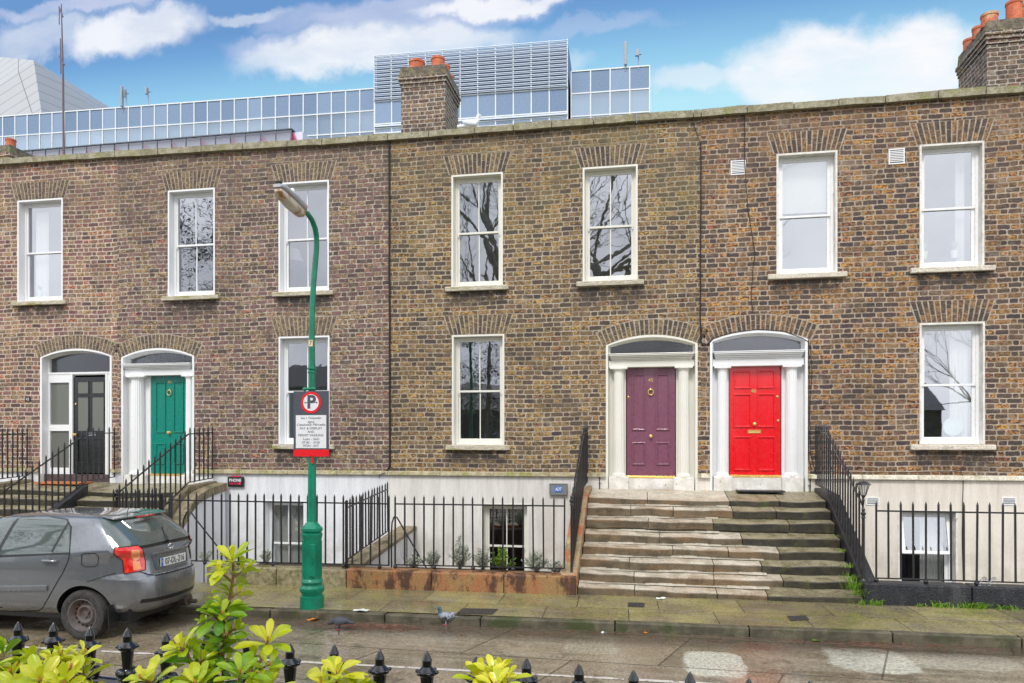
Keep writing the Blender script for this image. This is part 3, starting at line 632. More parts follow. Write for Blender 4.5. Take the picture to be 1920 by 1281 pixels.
# ------ doorcases
def loop_inset_arch(x0, z0, x1, zs, zc, i): return archloop(x0+i, z0, x1-i, zs-i*.25, zc-i)
def doorcase(h, cfg):
    H = HOUSE[h]; dx0, dx1, zs, zc = DR[h]; d = DOORS[h]; mpx = (d['l']+d['r'])/2; z0 = 1.36
    Pm = PAINT if h != 2 else PAINTC
    zb = ZF(cfg['sill'], mpx)                         # underside of door leaf
    dc = MB().ring(archloop(dx0, z0, dx1, zs, zc), loop_inset_arch(dx0, z0+.001, dx1, zs, zc, .045), -.014 if h != 3 else -.03, .26).build('doorcase', PAINT if h != 2 else PAINTC, H, bevel=.004)
    ix0, ix1, izs, izc = dx0+.045, dx1-.045, zs-.012, zc-.045
    zf0, zf1 = ZF(cfg['fan'][1], mpx), None
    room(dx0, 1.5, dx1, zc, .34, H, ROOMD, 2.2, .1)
    # fanlight
    lo = archloop(ix0, zf0-.05, ix1, izs, izc); li = archloop(ix0+.035, zf0, ix1-.035, izs-.01, izc-.035)
    MB().ring(lo, li, .17, .24).build('fanlight_frame', Pm, dc)
    g_ = MB(); g_.add([(a, .21, b) for a, b in li], [tuple(range(len(li)))]); g_.build('fanlight', GLASSD, dc)
    ex0, ex1 = XF(cfg['door'][0]), XF(cfg['door'][1]); dz1 = ZF(cfg['door'][2], mpx)
    if cfg['style'] == 'column':
        # entablature
        zt = zf0-.012; zbm = dz1; hgt = zt-zbm
        mb = MB()
        mb.box((ix0+.01, .03, zbm+.004), (ix1-.01, .2, zbm+hgt*.5))
        for k, (f0, f1, yy) in enumerate(((.5, .6, .01), (.6, .72, -.02), (.72, .84, -.055), (.84, .94, -.085), (.94, 1.0, -.095))):
            e = .012*k*.3
            mb.box((ix0+.06-.012*k, yy, zbm+hgt*f0+.0005), (ix1-.06+.012*k, .2, zbm+hgt*f1))
        mb.build('entablature', Pm, dc, bevel=.004)
        mb = MB().box((ix0, .16, z0), (ex0-.012, .25, zf0-.05)).box((ex1+.012, .16, z0), (ix1, .25, zf0-.05)).box((ex0-.012, .162, dz1), (ex1+.012, .25, zf0-.05)); mb.build('door_frame', Pm, dc)
        for cx in cfg['cols']:
            cx0, cx1 = XF(cx[0]), XF(cx[1]); r = (cx1-cx0)/2; xm = (cx0+cx1)/2; zb0 = zb-.02; yc = .075
            prof = [(r*1.28, 0), (r*1.28, .035), (r*1.2, .04), (r*1.2, .06), (r*1.02, .07)]; n = 8; hh = zbm-zb0
            prof += [(r*(1.0-.12*k/n), .08+(hh-.17)*k/n) for k in range(n+1)]
            prof += [(r*.95, hh-.085), (r*.95, hh-.07), (r*1.15, hh-.045), (r*1.28, hh-.04), (r*1.28, hh-.004)]
            col = MB().lathe(prof, (xm, yc, zb0), 36, flute=.07).build('column', Pm, dc)
            MB().box((xm-r*1.55, -.03, zbm-.035), (xm+r*1.55, .16, zbm+.002)).build('capital', Pm, dc, bevel=.006)
            MB().box((xm-r*1.75, -.055, z0-.02), (xm+r*1.75, .158, zb0)).build('base_block', PLINTHP, dc, bevel=.012, jit=.006)
        MB().box((ex0, .06, z0-.02), (ex1, .2, zb-.05)).build('threshold', PLINTHP, dc, jit=.004)
        mb = MB().box((ex0, .12, zb-.048), (ex1, .2, zb-.02)).box((ex0, .13, zb-.018), (ex1, .2, zb)); mb.build('brass_strip', BRASS, dc, bevel=.004)
    # leaf
    DM = DOORC[cfg['col']]; leaf = MB(); y = .185; W = ex1-ex0; Hh = dz1-zb
    fx = lambda f: ex0+W*f
    fz = lambda f: zb+Hh*f
    dr = MB().box((ex0+.003, y, zb+.004), (ex1-.003, y+.045, dz1-.003)).build('door', DM, H)
    for (f0, g0, f1, g1) in cfg['panels']:
        a, b, cc, e = fx(f0), fz(g0), fx(f1), fz(g1)
        if cfg.get('glazed') and g0 > .4:
            MB().ring(rectloop(a-.012, b-.012, cc+.012, e+.012), rectloop(a, b, cc, e), y-.012, y+.01).build('glazing_bead', DM, dr)
            g_ = MB(); g_.add([(a, y-.004, b), (cc, y-.004, b), (cc, y-.004, e), (a, y-.004, e)], [(0, 1, 2, 3)]); g_.build('door_glass', FROST, dr)
        else:
            mb = MB().ring(rectloop(a, b, cc, e), rectloop(a+.022, b+.022, cc-.022, e-.022), y-.022, y+.01)
            mb.ring(rectloop(a+.022, b+.022, cc-.022, e-.022), rectloop(a+.034, b+.034, cc-.034, e-.034), y-.006, y+.01)
            mb.box((a+.034, y-.0025, b+.034), (cc-.034, y+.01, e-.034)); mb.build('door_panel', DM, dr, bevel=.004)
    for it in cfg['iron']:
        k, f, gq = it[0], it[1], it[2]; px_, pz_ = fx(f), fz(gq)
        if k == 'knob': MB().lathe([(.03, 0), (.03, .006), (.012, .012), (.012, .03), (.03, .04), (.036, .055), (.03, .07), (.012, .078)], (px_, y, pz_), 18, axis=(0, -1, 0)).build('door_knob', BRASS, dr, smooth=True)
        if k == 'lock': MB().lathe([(.022, 0), (.022, .008), (.014, .012), (.01, .016)], (px_, y, pz_), 16, axis=(0, -1, 0)).build('lock', BRASS, dr, smooth=True)
        if k == 'knocker':
            mb = MB().lathe([(.028, 0), (.028, .012), (.015, .03)], (px_, y, pz_+.055), 16, axis=(0, -1, 0))
            mb.tube([(px_+.05*math.sin(a_), y-.03, pz_-.005+.055*math.cos(a_)) for a_ in [k_*math.pi/10 for k_ in range(21)]], .009, 8, cap=False); mb.ell((px_, y-.03, pz_-.062), (.014, .014, .014)); mb.build('door_knocker', BRASS, dr, smooth=True)
        if k == 'letter':
            MB().ring(rectloop(px_-.12, pz_-.033, px_+.12, pz_+.033), rectloop(px_-.095, pz_-.018, px_+.095, pz_+.018), y-.012, y+.002).box((px_-.095, y-.006, pz_-.018), (px_+.095, y, pz_+.012)).build('letterbox', BRASS if h != 0 else GALV, dr, bevel=.003)
        if k == 'num': text('house_number', it[3], (px_, y-.003, pz_), .10, BRASS, dr, bold=.001)
    return dc
m_, t = newmat('frosted_glass'); t.b.inputs['Base Color'].default_value = c(104,106,100); t.b.inputs['Roughness'].default_value = .15; FROST = m_
p6 = [(.09, .80, .43, .965), (.55, .80, .89, .965), (.09, .44, .43, .75), (.55, .44, .89, .75), (.09, .04, .43, .355), (.55, .04, .89, .355)]
p4 = [(.12, .42, .39, .94), (.61, .42, .88, .94), (.12, .10, .39, .31), (.61, .10, .88, .31)]
doorcase(2, dict(style='column', sill=893, fan=(636, 661.5), door=(1174, 1267, 688), cols=[(1149.5, 1170.5), (1271, 1293)], col='purple', panels=p4,
     iron=[('knob', .5, .365), ('knocker', .5, .775), ('lock', .04, .73), ('num', .5, .885, '45')]))
doorcase(3, dict(style='column', sill=891.5, fan=(633, 657), door=(1369, 1467, 686), cols=[(1345, 1365), (1474, 1497)], col='red', panels=p6,
     iron=[('knob', .49, .47), ('letter', .49, .40), ('lock', .94, .72), ('lock', .95, .50), ('num', .48, .775, '46')]))
doorcase(1, dict(style='column', sill=889, fan=(660, 681), door=(274, 343, 704), cols=[(243, 265), (345, 360)], col='green', panels=p4,
     iron=[('knob', .5, .42), ('knocker', .5, .83), ('num', .5, .935, '44')]))
doorcase(0, dict(style='glazed', glazed=True, sill=888, fan=(663, 698), door=(126, 188, 706), cols=[], col='black',
     panels=[(.14, .83, .46, .95), (.58, .83, .93, .95), (.14, .44, .46, .79), (.58, .44, .93, .79), (.14, .10, .46, .36), (.58, .10, .93, .36)],
     iron=[('knob', .07, .40), ('lock', .07, .72), ('letter', .55, .405)]))
# side lights and frame of the black door
dx0, dx1, zs, zc = DR[0]; H = HOUSE[0]; mpx = 143
e0, e1 = XF(126), XF(188); zfr = ZF(700, mpx); zb = ZF(889, mpx)
mb = MB().box((dx0+.045, .15, zfr-.005), (dx1-.045, .24, zfr+.04)).box((e0-.06, .15, 1.4), (e0, .24, zfr-.006)).box((e1, .15, 1.4), (e1+.05, .24, zfr-.006))
sl0, sl1, sr0, sr1 = dx0+.045, e0-.06, e1+.05, dx1-.045
for a, b in ((sl0, sl1), (sr0, sr1)):
    mb.ring(rectloop(a+.001, 1.4, b-.001, zfr-.006), rectloop(a+.05, ZF(878, mpx), b-.035, ZF(716, mpx)), .16, .235)
    mb.box((a+.05, .162, ZF(808, mpx)), (b-.035, .232, ZF(796, mpx)))
fr = mb.build('sidelight_frame', PAINT, H, bevel=.003)
g_ = MB()
for a, b in ((sl0, sl1), (sr0, sr1)): g_.add([(a+.045, .2, 1.5), (b-.03, .2, 1.5), (b-.03, .2, zfr-.06), (a+.045, .2, zfr-.06)], [(0, 1, 2, 3)])
g_.build('sidelight_glass', FROST, fr)
MB().box((dx0+.046, .05, 1.34), (dx1-.046, .28, zb-.01)).build('threshold', mottle('engineering_brick', c(92,72,74), c(66,54,58), scale=9, rough=.5), H)
MB().box((dx0-.0, -.05, 1.34), (dx0+.044, .0, 1.6)).build('base_block', PLINTHP, H)
pp = P(172-119, 749)     # number plaque 43
pl = MB().prism([(pp.x-.075+.0, -.02, pp.z-.05), (pp.x+.075, -.02, pp.z-.05), (pp.x+.075, -.02, pp.z+.02), (pp.x+.045, -.02, pp.z+.06), (pp.x-.045, -.02, pp.z+.06), (pp.x-.075, -.02, pp.z+.02)], (0, .018, 0)).build('number_plaque', IRON, H)
text('house_number', '43', (pp.x, -.0215, pp.z), .085, WHM, pl)
# vents, cables
VENTM = PVC
for (l, t_, r, b, hh) in ((1370, 301, 1398, 328, 3), (1666, 279, 1696, 308, 3), (1623, 932, 1648, 947, 3), (1877, 932, 1904, 947, 3)):
    x0, z0, x1, z1 = rect_px(l, t_, r, b); y = 0 if t_ < 600 else -.022
    mb = MB().ring(rectloop(x0, z0, x1, z1), rectloop(x0+.02, z0+.02, x1-.02, z1-.02), y-.012, y+.01)
    v_ = mb.build('vent', VENTM, HOUSE[hh]); MB().box((x0+.02, y-.002, z0+.02), (x1-.02, y+.01, z1-.02)).build('backing', GREYM, v_); mb = MB(); n = 7
    for k in range(n):
        q = z0+.035+(z1-z0-.07)*(k+.5)/n; mb.box((x0+.022, y-.011, q-.006), (x1-.022, y-.003, q+.010))
    mb.build('louvre', PVC, v_)
def cable(pix, parent, r=.008, y=-.02, name='cable', sag=0):
    pts = []
    for i in range(len(pix)-1):
        a, b = pix[i], pix[i+1]; n = max(2, int(math.hypot(a[0]-b[0], a[1]-b[1])/14))
        for k in range(n):
            f = k/n; q = P(a[0]+(b[0]-a[0])*f, a[1]+(b[1]-a[1])*f, CAMD+y); j = mnoise.noise_vector(q*1.7)*.008; pts.append((q.x+j.x, y, q.z+j.z))
    q = P(pix[-1][0], pix[-1][1], CAMD+y); pts.append((q.x, y, q.z)); MB().tube(pts, r, 6).build(name, BLACKM, parent, smooth=True)
cable([(730, 256), (730, 500), (731, 700), (731, 875), (726, 882), (722, 886)], HOUSE[2], .02, name='downpipe', y=-.03)
cable([(722, 886), (712, 890), (711, 897)], HOUSE[1], .008, y=-.1)
cable([(733, 876), (740, 881), (750, 880)], HOUSE[2], .008, y=-.04)
cable([(1314, 268), (1314, 400), (1313, 560), (1314, 640), (1318, 647), (1327, 645), (1336, 636)], HOUSE[3], .015, y=-.03)
cable([(1294, 207), (1303, 240), (1313, 268)], HOUSE[3], .006, y=-.03)
cable([(1396, 205), (1396, 300), (1399, 345), (1402, 395), (1410, 440), (1416, 475), (1412, 500), (1408, 560), (1412, 586)], HOUSE[3], .007)
cable([(1336, 634), (1370, 624), (1420, 618), (1470, 621), (1505, 634), (1516, 641), (1517, 700), (1516, 860), (1521, 880), (1527, 883)], HOUSE[3], .008, y=-.035)
cable([(1519, 640), (1522, 700), (1518, 780), (1520, 850), (1528, 884), (1600, 886), (1720, 885), (1790, 884), (1800, 881), (1806, 893), (1804, 1000), (1806, 1085)], HOUSE[3], .006, y=-.03)
cable([(1862, 870), (1868, 845), (1869, 835)], HOUSE[3], .006)
# ------ chimneys
CAPM = mottle('mossy_chimney_flaunching', c(128,118,100), c(92,84,72), c(120,124,66), scale=9, rough=.9, bump=1, dist=.03, fine=40)
def chimney(H, l, r, cap_t, base_t, D0, dep, mat, pots, tp):
    a = P(l, 200, D0); b = P(r, 200, D0); y0 = D0-CAMD; zt = P((l+r)/2, cap_t, D0).z; zb = 6.9
    ch = MB().box((a.x+.05, y0+.05, zb), (b.x-.05, y0+dep-.05, zt-.50)).build('chimney', mat, H)
    cb = MB(); cb.box((a.x+.035, y0+.035, zt-.50), (b.x-.035, y0+dep-.035, zt-.42)); cb.box((a.x+.015, y0+.015, zt-.419), (b.x-.015, y0+dep-.015, zt-.33)); cb.box((a.x-.008, y0-.008, zt-.329), (b.x+.008, y0+dep+.008, zt-.25)); cb.build('corbel', mat, ch, jit=.03)
    MB().prism([(a.x, y0, zt-.25), (b.x, y0, zt-.25), (b.x-.05, y0+.06, zt), (a.x+.05, y0+.06, zt)], (0, dep-.06, 0)).build('chimney_cap', CAPM, ch, jit=.03)
    for (px, yy, rr, hh) in pots:
        q = P(px, 200, D0); x_ = a.x+(b.x-a.x)*((px-l)/(r-l))
        MB().lathe([(rr, -.05), (rr*.98, hh-.06), (rr*1.06, hh-.05), (rr*1.06, hh), (rr*.85, hh), (rr*.82, hh-.1), (.001, hh-.12)], (x_, y0+yy, zt), 22).build('chimney_pot', TERRA, ch, smooth=True)
    return ch
ch45 = chimney(HOUSE[2], 747, 838, 121, 240, 16.3, 1.25, BRC, [(775, .28, .18, .22), (815, .28, .155, .25), (820, .62, .13, .24), (822, .95, .12, .16)], None)
ch46 = chimney(HOUSE[3], 1848, 1990, 30, 160, 16.4, 1.5, BRC, [(1866, .25, .155, .22), (1866, .7, .14, .20), (1866, 1.15, .14, .18), (1920, .4, .15, .5), (1948, .5, .15, .45)], None)
ch43 = chimney(HOUSE[0], -40, 18, 272, 297, 17.5, 1.6, BR43, [(3, .3, .13, .25)], None)
# ------ things inside the windows
a, b_, cc, d, mid = WREC[(0, 0)]
def curtain(a, b, z0, z1, y, label, waist=0, seed=0):
    n = 24; vs = []; m_ = 8
    for k in range(n+1):
        for j in range(m_+1):
            f = j/m_; pin = 1-waist*math.sin(min(1, f*1.0)*math.pi*.5)*(1-f*.0)
            x_ = a+(b-a)*k/n*(pin if waist else 1); vs.append((x_, y+.02*math.sin(k*1.7+seed), z1+(z0-z1)*f))
    fs = [(k*(m_+1)+j, (k+1)*(m_+1)+j, (k+1)*(m_+1)+j+1, k*(m_+1)+j+1) for k in range(n) for j in range(m_)]
    mb = MB(); mb.add(vs, fs); o = mb.build('curtain', CURT, smooth=True); return tag(o, label, 'curtain')
curtain(a+.08, a+.42, b_, d-.1, .34, 'white gathered curtain in the upper window of the leftmost house')
a, b_, cc, d, mid = WREC[(3, 2)]
curtain(cc-.36, cc-.02, b_, d, .36, 'cream curtain at the right of the ground floor window above the scalloped plate')
a2, b2, c2, d2, mid2 = WREC[(3, 1)]
curtain(c2-.26, c2-.10, b2, d2, .36, 'pale curtain in the upper window at the far right')
a3, b3, c3, d3, mid3 = WREC[(3, 'b')]
curtain(c3-.42, c3-.02, b3, d3, .36, 'cream curtain in the open basement window of the red-door house')
q = P(1787, 800, CAMD+.3); pr = [(.001, 0), (.12, .004), (.17, .02)]
mb = MB(); seg = 40; vs = [(q.x, .32, q.z)]+[(q.x+(.17+.008*math.cos(k*math.pi))*math.cos(2*math.pi*k/seg), .30, q.z+(.17+.008*math.cos(k*math.pi))*math.sin(2*math.pi*k/seg)) for k in range(seg)]
mb.add(vs+[(v_[0], .31, v_[2]) for v_ in vs], [(0, 1+k, 1+(k+1) % seg) for k in range(seg)]+[(seg+1, seg+2+(k+1) % seg, seg+2+k) for k in range(seg)]+[(1+k, seg+2+k, seg+2+(k+1) % seg, 1+(k+1) % seg) for k in range(seg)])
tag(mb.build('plate', plain('pale_ceramic', c(206,226,220), .25)), 'large scalloped pale plate propped in the ground floor window', 'plate')
a, b_, cc, d, mid = WREC[(3, 0)]
tag(MB().box((a-.02, .3, mid+.10), (cc+.02, .306, d+.02)).build('roller_blind', BLIND), 'white roller blind drawn halfway down in an upper window', 'blind')
a, b_, cc, d, mid = WREC[(1, 'b')]
tag(MB().box((a-.02, .3, b_), (cc+.02, .306, d+.02)).build('roller_blind', plain('grey_blind', c(196,198,196), .8)), 'pale grey blind drawn down in the basement window beside the street lamp', 'blind')
POTG = plain('pot_green', c(190,214,150), .5); POTW = plain('pot_white', c(232,236,236), .4); LEAFD = plain('houseplant_leaf', c(120,150,120), .6)
def pot(px, py, D, m, label, r=.07, name='plant_pot'):
    q = P(px, py, D); T = thing(name, label, 'plant pot', (q.x, q.y, q.z), 'pots on window sills')
    MB().lathe([(r*.72, 0), (r, .15), (r*1.05, .15), (r*.9, .15), (r*.85, .12)], q, 18).build('pot', m, T, smooth=True)
    mb = MB(); rnd = random.Random(px)
    for k in range(16):
        an = rnd.uniform(0, 6.28); L = rnd.uniform(.08, .2); tip = q+Vector((math.cos(an)*L*.5, math.sin(an)*L*.4, .15+L)); s_ = Vector((math.sin(an), -math.cos(an), 0))*.014
        m0 = q+Vector((0, 0, .14)); mm = (m0+tip)/2+Vector((0, 0, .02)); mb.add([m0, mm+s_, tip, mm-s_], [(0, 1, 2, 3)])
    mb.build('leaves', LEAFD, T)
pot(1732, 487, CAMD+.33, POTG, 'pale green plant pot at the left of the top right window')
pot(1789, 485, CAMD+.33, POTW, 'white plant pot with small leaves in the top right window')
pot(76, 558, CAMD+.33, POTW, 'white plant pot in the upper window of the leftmost house', .06)
q = P(552, 480, CAMD+.75); T = thing('floor_lamp', 'white floor lamp with cone shade in the upper window behind the street lamp', 'lamp', (q.x, q.y, q.z-.9))
MB().lathe([(.20, -.13), (.115, .14), (.11, .14), (.195, -.13)], q, 28).build('lamp_shade', plain('lampshade', c(232,232,228), .8), T, smooth=True)
MB().tube([(q.x, q.y, q.z-.13), (q.x, q.y, q.z-1.0)], .012, 8).lathe([(.13, 0), (.13, .02), (.02, .04)], (q.x, q.y, q.z-1.02), 20).build('lamp_stand', GALV, T)
# ---------------------------------------------------------------- entrance steps
NOS = [(13.47, 1.304), (13.16, 1.16), (12.85, .977), (12.54, .77), (12.23, .60), (11.92, .436), (11.61, .26), (11.30, .105)]
def steps(label, X0, X1, darks, seed, cheekL, cheekR, zoff=0):
    T = thing('entrance_steps', label, 'steps', ((X0+X1)/2, 12.5-CAMD, 0), 'stone entrance flights'); rnd = random.Random(seed)
    for i, (D, z) in enumerate(NOS):
        dark = darks[i]; y = D-CAMD; back = (0.0 if i == 0 else NOS[i-1][0]-CAMD+.05); zb_ = (1.41 if i == 0 else z+.028)
        z += zoff; zb_ += zoff
        # stones of the step
        mb = MB(); mbd = MB(); xx = X0
        while xx < X1-.02:
            L = rnd.uniform(.7, 1.5)
            if X1-xx-L < .5: L = X1-xx
            if xx < dark-.3 < xx+L+.3: L = max(.4, dark-xx)
            if X1-xx-L < .3: L = X1-xx
            e0, e1 = xx+.006, xx+L-.006; jz = rnd.uniform(-.008, .004); jy = rnd.uniform(-.02, .02)
            tgt = mbd if (e0+e1)/2 > dark else mb
            th = .15 if i < 7 else .2; n = 6
            for k in range(n):   # slightly worn nosing
                f0 = e0+(e1-e0)*k/n; f1 = e0+(e1-e0)*(k+1)/n
                w0 = -.028*math.sin(math.pi*max(0, min(1, (f0-X0)/(X1-X0))))+.004*math.sin(f0*9+i); w1 = -.028*math.sin(math.pi*max(0, min(1, (f1-X0)/(X1-X0))))+.004*math.sin(f1*9+i)
                yb = min(back, y+.34) if i else -.002
                tgt.add([(f0, y+jy+.015, z-th), (f1, y+jy+.015, z-th), (f1, yb, z-th), (f0, yb, z-th), (f0, y+jy, z+jz+w0-.013), (f1, y+jy, z+jz+w1-.013), (f0, y+jy+.013, z+jz+w0), (f1, y+jy+.013, z+jz+w1), (f0, yb, zb_), (f1, yb, zb_)],
                        [(0, 1, 5, 4), (4, 5, 7, 6), (6, 7, 9, 8), (0, 4, 6, 8, 3), (1, 2, 9, 7, 5), (3, 8, 9, 2)])
            xx += L
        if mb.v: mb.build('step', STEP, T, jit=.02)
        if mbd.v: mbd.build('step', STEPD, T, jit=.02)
        if i:    # mortar fillet at the back of the tread
            mb = MB(); yb = back-.04; n = 20
            for k in range(n):
                f0 = X0+(X1-X0)*k/n; f1 = X0+(X1-X0)*(k+1)/n
                if f0 > min(dark, darks[i-1])-.05: continue
                h0 = .016+.014*math.sin(f0*5+i); mb.add([(f0, yb-.10, z+.022), (f1, yb-.10, z+.022), (f1, yb+.005, z+h0+.015), (f0, yb+.005, z+h0+.015), (f0, yb+.05, z+h0+.015), (f1, yb+.05, z+h0+.015)], [(0, 1, 2, 3), (3, 2, 5, 4)])
            mb.build('mortar_fillet', FILLET, T, jit=.01)
    # body under the steps
    pts = [(0, -.05, -1.2), (0, -.05, 1.25+zoff)]+[(0, D-CAMD+.1, z-.13+zoff) for D, z in NOS]+[(0, 11.32-CAMD, -1.2)]
    MB().prism([(X0+.01, a_[1], a_[2]) for a_ in pts], (X1-X0-.02, 0, 0)).build('step_core', GRAN, T)
    for (xa, xb, m_) in (cheekL, cheekR):
        pts = [(xa, -.03, 1.47+zoff), (xa, 13.5-CAMD, 1.42+zoff), (xa, 11.5-CAMD, .36), (xa, 11.32-CAMD, .28), (xa, 11.32-CAMD, -1.2), (xa, -.03, -1.2)]
        MB().prism(pts, (xb-xa, 0, 0)).build('cheek_wall', m_, T, bevel=.02, jit=.008)
    return T
XL, XR = -1.06, 3.04
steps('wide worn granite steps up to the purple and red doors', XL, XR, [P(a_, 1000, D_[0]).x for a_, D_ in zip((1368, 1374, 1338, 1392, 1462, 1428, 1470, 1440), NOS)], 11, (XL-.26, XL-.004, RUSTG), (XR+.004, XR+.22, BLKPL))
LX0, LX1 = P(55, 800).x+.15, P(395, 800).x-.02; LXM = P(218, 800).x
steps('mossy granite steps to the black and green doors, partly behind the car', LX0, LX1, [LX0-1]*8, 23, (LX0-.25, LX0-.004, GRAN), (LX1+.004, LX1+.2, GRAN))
MB_ = MB().prism([(LXM-.02, 13.5-CAMD, 1.43), (LXM-.02, 11.9-CAMD, .62), (LXM-.02, 11.9-CAMD, .2), (LXM-.02, 13.5-CAMD, .9)], (.16, 0, 0)); tag(MB_.build('stair_string', BLKPL), 'black sloping kerb between the two flights of the left entrance steps', 'kerb')
# painted string wall beside the left flight (side seen above the area)
# ---------------------------------------------------------------- railings
def spike(mb, p, z0, z1, w=.0115, tip=.06):
    mb.box((p[0]-w, p[1]-w, z0), (p[0]+w, p[1]+w, z1-tip)); a = (p[0], p[1]); zz = z1-tip
    mb.add([(a[0]-w*1.15, a[1]-w*1.15, zz), (a[0]+w*1.15, a[1]-w*1.15, zz), (a[0]+w*1.15, a[1]+w*1.15, zz), (a[0]-w*1.15, a[1]+w*1.15, zz), (a[0], a[1], z1)], [(0, 1, 4), (1, 2, 4), (2, 3, 4), (3, 0, 4), (3, 2, 1, 0)])
def railing(label, path, spacing, over=.15, group='black iron railings', foot=4, w=.0115, rail=.012, below=.03, skip=()):
    """path: list of (x, y, ztoprail, zbottomrail)"""
    T = thing('iron_railing', label, 'railing', (path[0][0], path[0][1], path[0][3]-below), group)
    MB().tube([(q[0], q[1], q[2]) for q in path], rail*1.3, 4, sq=True).build('top_rail', IRON, T)
    MB().tube([(q[0], q[1], q[3]) for q in path], rail*1.15, 4, sq=True).build('bottom_rail', IRON, T)
    tot = 0; seg = []
    for a, b in zip(path, path[1:]):
        L = math.hypot(b[0]-a[0], b[1]-a[1]); seg.append((tot, L, a, b)); tot += L
    n = max(1, round(tot/spacing)); rnd = random.Random(len(label))
    for k in range(n+1):
        s = min(tot-1e-6, tot*k/n)
        for (t0, L, a, b) in seg:
            if t0 <= s <= t0+L:
                f = (s-t0)/L; q = [a[i]+(b[i]-a[i])*f for i in range(4)]; break
        mb = MB(); spike(mb, q, q[3]-.01, q[2]+over+rnd.uniform(-.006, .006), w)
        if foot and k % foot == 0: mb.lathe([(.012, -.06), (.03, -.045), (.034, -.025), (.026, -.005), (.012, 0)], (q[0], q[1], q[3]), 10)
        o = mb.build('bar', IRON, T)
        if rnd.random() < .5:
            o.data.transform(Matrix.Translation((q[0], q[1], q[3])) @ Matrix.Rotation(R(rnd.uniform(-.5, .5)), 4, 'Y') @ Matrix.Translation((-q[0], -q[1], -q[3])))
    return T
YR = 11.38-CAMD
def zr(py, px): return P(px, py, 11.38).z
# front railings
xa, xb = P(322, 940, 11.38).x, P(729, 940, 11.38).x
railing('black spiked railing on the granite plinth behind the street lamp', [(xa, YR, zr(938, 330), zr(1051, 330)), (xb, YR, zr(945, 729), zr(1060, 729))], .158)
xa2 = P(741, 940, 11.38).x; xb2 = P(1058, 940, 11.38).x
railing('black spiked railing on the rusty red plinth below the alarm box', [(xa2, YR, zr(945, 741), zr(1059, 741)), (xb2, YR, zr(949, 1058), zr(1066, 1058))], .158)
xa3 = P(1643, 940, 11.38).x; xb3 = 7.2
railing('black spiked railing on the black painted plinth at the right', [(xa3, YR, zr(958, 1643), zr(1084, 1643)), (xb3, YR, zr(958, 1643), zr(1084, 1643))], .162)
# perpendicular stair railings: wall -> landing -> down
def stair_rail(label, X, zlow_top, zlow_bot, sp=.16, lowD=11.45, wallz=2.52, flat=True):
    path = [(X, -.06, wallz, 1.54), (X, 13.6-CAMD, wallz-.04, 1.49), (X, lowD-CAMD, zlow_top, zlow_bot)]
    return railing(label, path, sp, group='railings down the entrance steps', foot=0)
XRL, XRR = P(1072, 1000, 11.42).x, P(1618, 1000, 11.42).x
TL = stair_rail('black sloping railing at the left of the purple-door steps', XRL, 1.40, .36)
TRr = stair_rail('black sloping railing at the right of the red-door steps', XRR, 1.42, .42)
stair_rail('black sloping railing between the black and green doors', LXM, 1.34, .34)
stair_rail('black sloping railing to the right of the green door', LX1+.1, 1.36, .36)
railing('short black railing on the landing at the far left edge', [(P(55, 800).x, -.06, 2.5, 1.55), (P(55, 800).x, 13.4-CAMD, 2.46, 1.5)], .13, foot=0)
def post(label, X, Y, z0, z1, lantern=False):
    T = thing('railing_post', label, 'post', (X, Y, z0), 'cast iron railing posts')
    MB().tube([(X, Y, z0), (X, Y, z1-.16)], .024, 4, sq=True).build('shaft', IRON, T)
    MB().lathe([(.024, 0), (.034, .012), (.02, .03), (.036, .06), (.036, .075), (.018, .095), (.026, .12), (.02, .14), (.003, .165)], (X, Y, z1-.17), 14).build('finial', IRON, T, smooth=True)
    MB().lathe([(.045, 0), (.045, .03), (.028, .06)], (X, Y, z0-.01), 12).build('foot', IRON, T, smooth=True)
post('iron post with ball finial at the foot of the purple-door steps', XRL, 11.4-CAMD, .27, zr(927, 1072))
post('iron post carrying the small lantern at the foot of the red-door steps', XRR, 11.4-CAMD, .3, zr(950, 1618))
gp = P(219, 915, 11.5); post('iron post with ball finial beside the green-door steps, behind the car', gp.x, gp.y, .2, gp.z)
# gate to the area steps beside the green-door flight
gx0 = PX(224, 930, gp.x+.02); 
railing('narrow spiked gate behind the car roof beside the green-door steps', [(gp.x+.03, gp.y, 1.33, .45), (P(300, 930, 12.35).x, 12.35-CAMD, 1.33, .45)], .085, foot=0, group='area gates')
q = P(304, 930, 12.3); MB_ = MB().box((q.x-.03, q.y-.02, .2), (q.x+.03, q.y+.02, 1.36)); tag(MB_.build('gate_post', IRON), 'flat black iron post at the end of the spiked gate', 'post')
q = P(319, 940, 11.4); tag(MB().box((q.x-.02, q.y-.02, .2), (q.x+.02, q.y+.02, 1.36)).build('railing_post', IRON), 'square iron post at the left end of the granite plinth railing', 'post')
# dividing railing between the two areas
DX = P(648, 1050, 11.4).x
railing('low black railing running back between the two basement areas', [(DX, 11.45-CAMD, 1.24, .38), (DX, 13.4-CAMD, 1.42, .62)], .14, foot=0, group='area gates')
tag(MB().box((DX-.02, 11.42-CAMD, .2), (DX+.02, 11.46-CAMD, 1.36)).build('gate_post', IRON), 'flat iron gate post rising from the granite plinth', 'post')
T = thing('dividing_wall', 'white dwarf wall with stone coping between the basement areas', 'wall', (DX+.1, -1.5, -1))
MB().prism([(DX-.1, 11.5-CAMD, -1.2), (DX-.1, -.03, -1.2), (DX-.1, -.03, .52), (DX-.1, 11.5-CAMD, .22)], (.3, 0, 0)).build('wall', WH44, T)
MB().prism([(DX-.13, 11.5-CAMD, .222), (DX-.13, -.03, .522), (DX-.13, -.03, .60), (DX-.13, 11.5-CAMD, .30)], (.36, 0, 0)).build('coping', GRAN, T, bevel=.01)
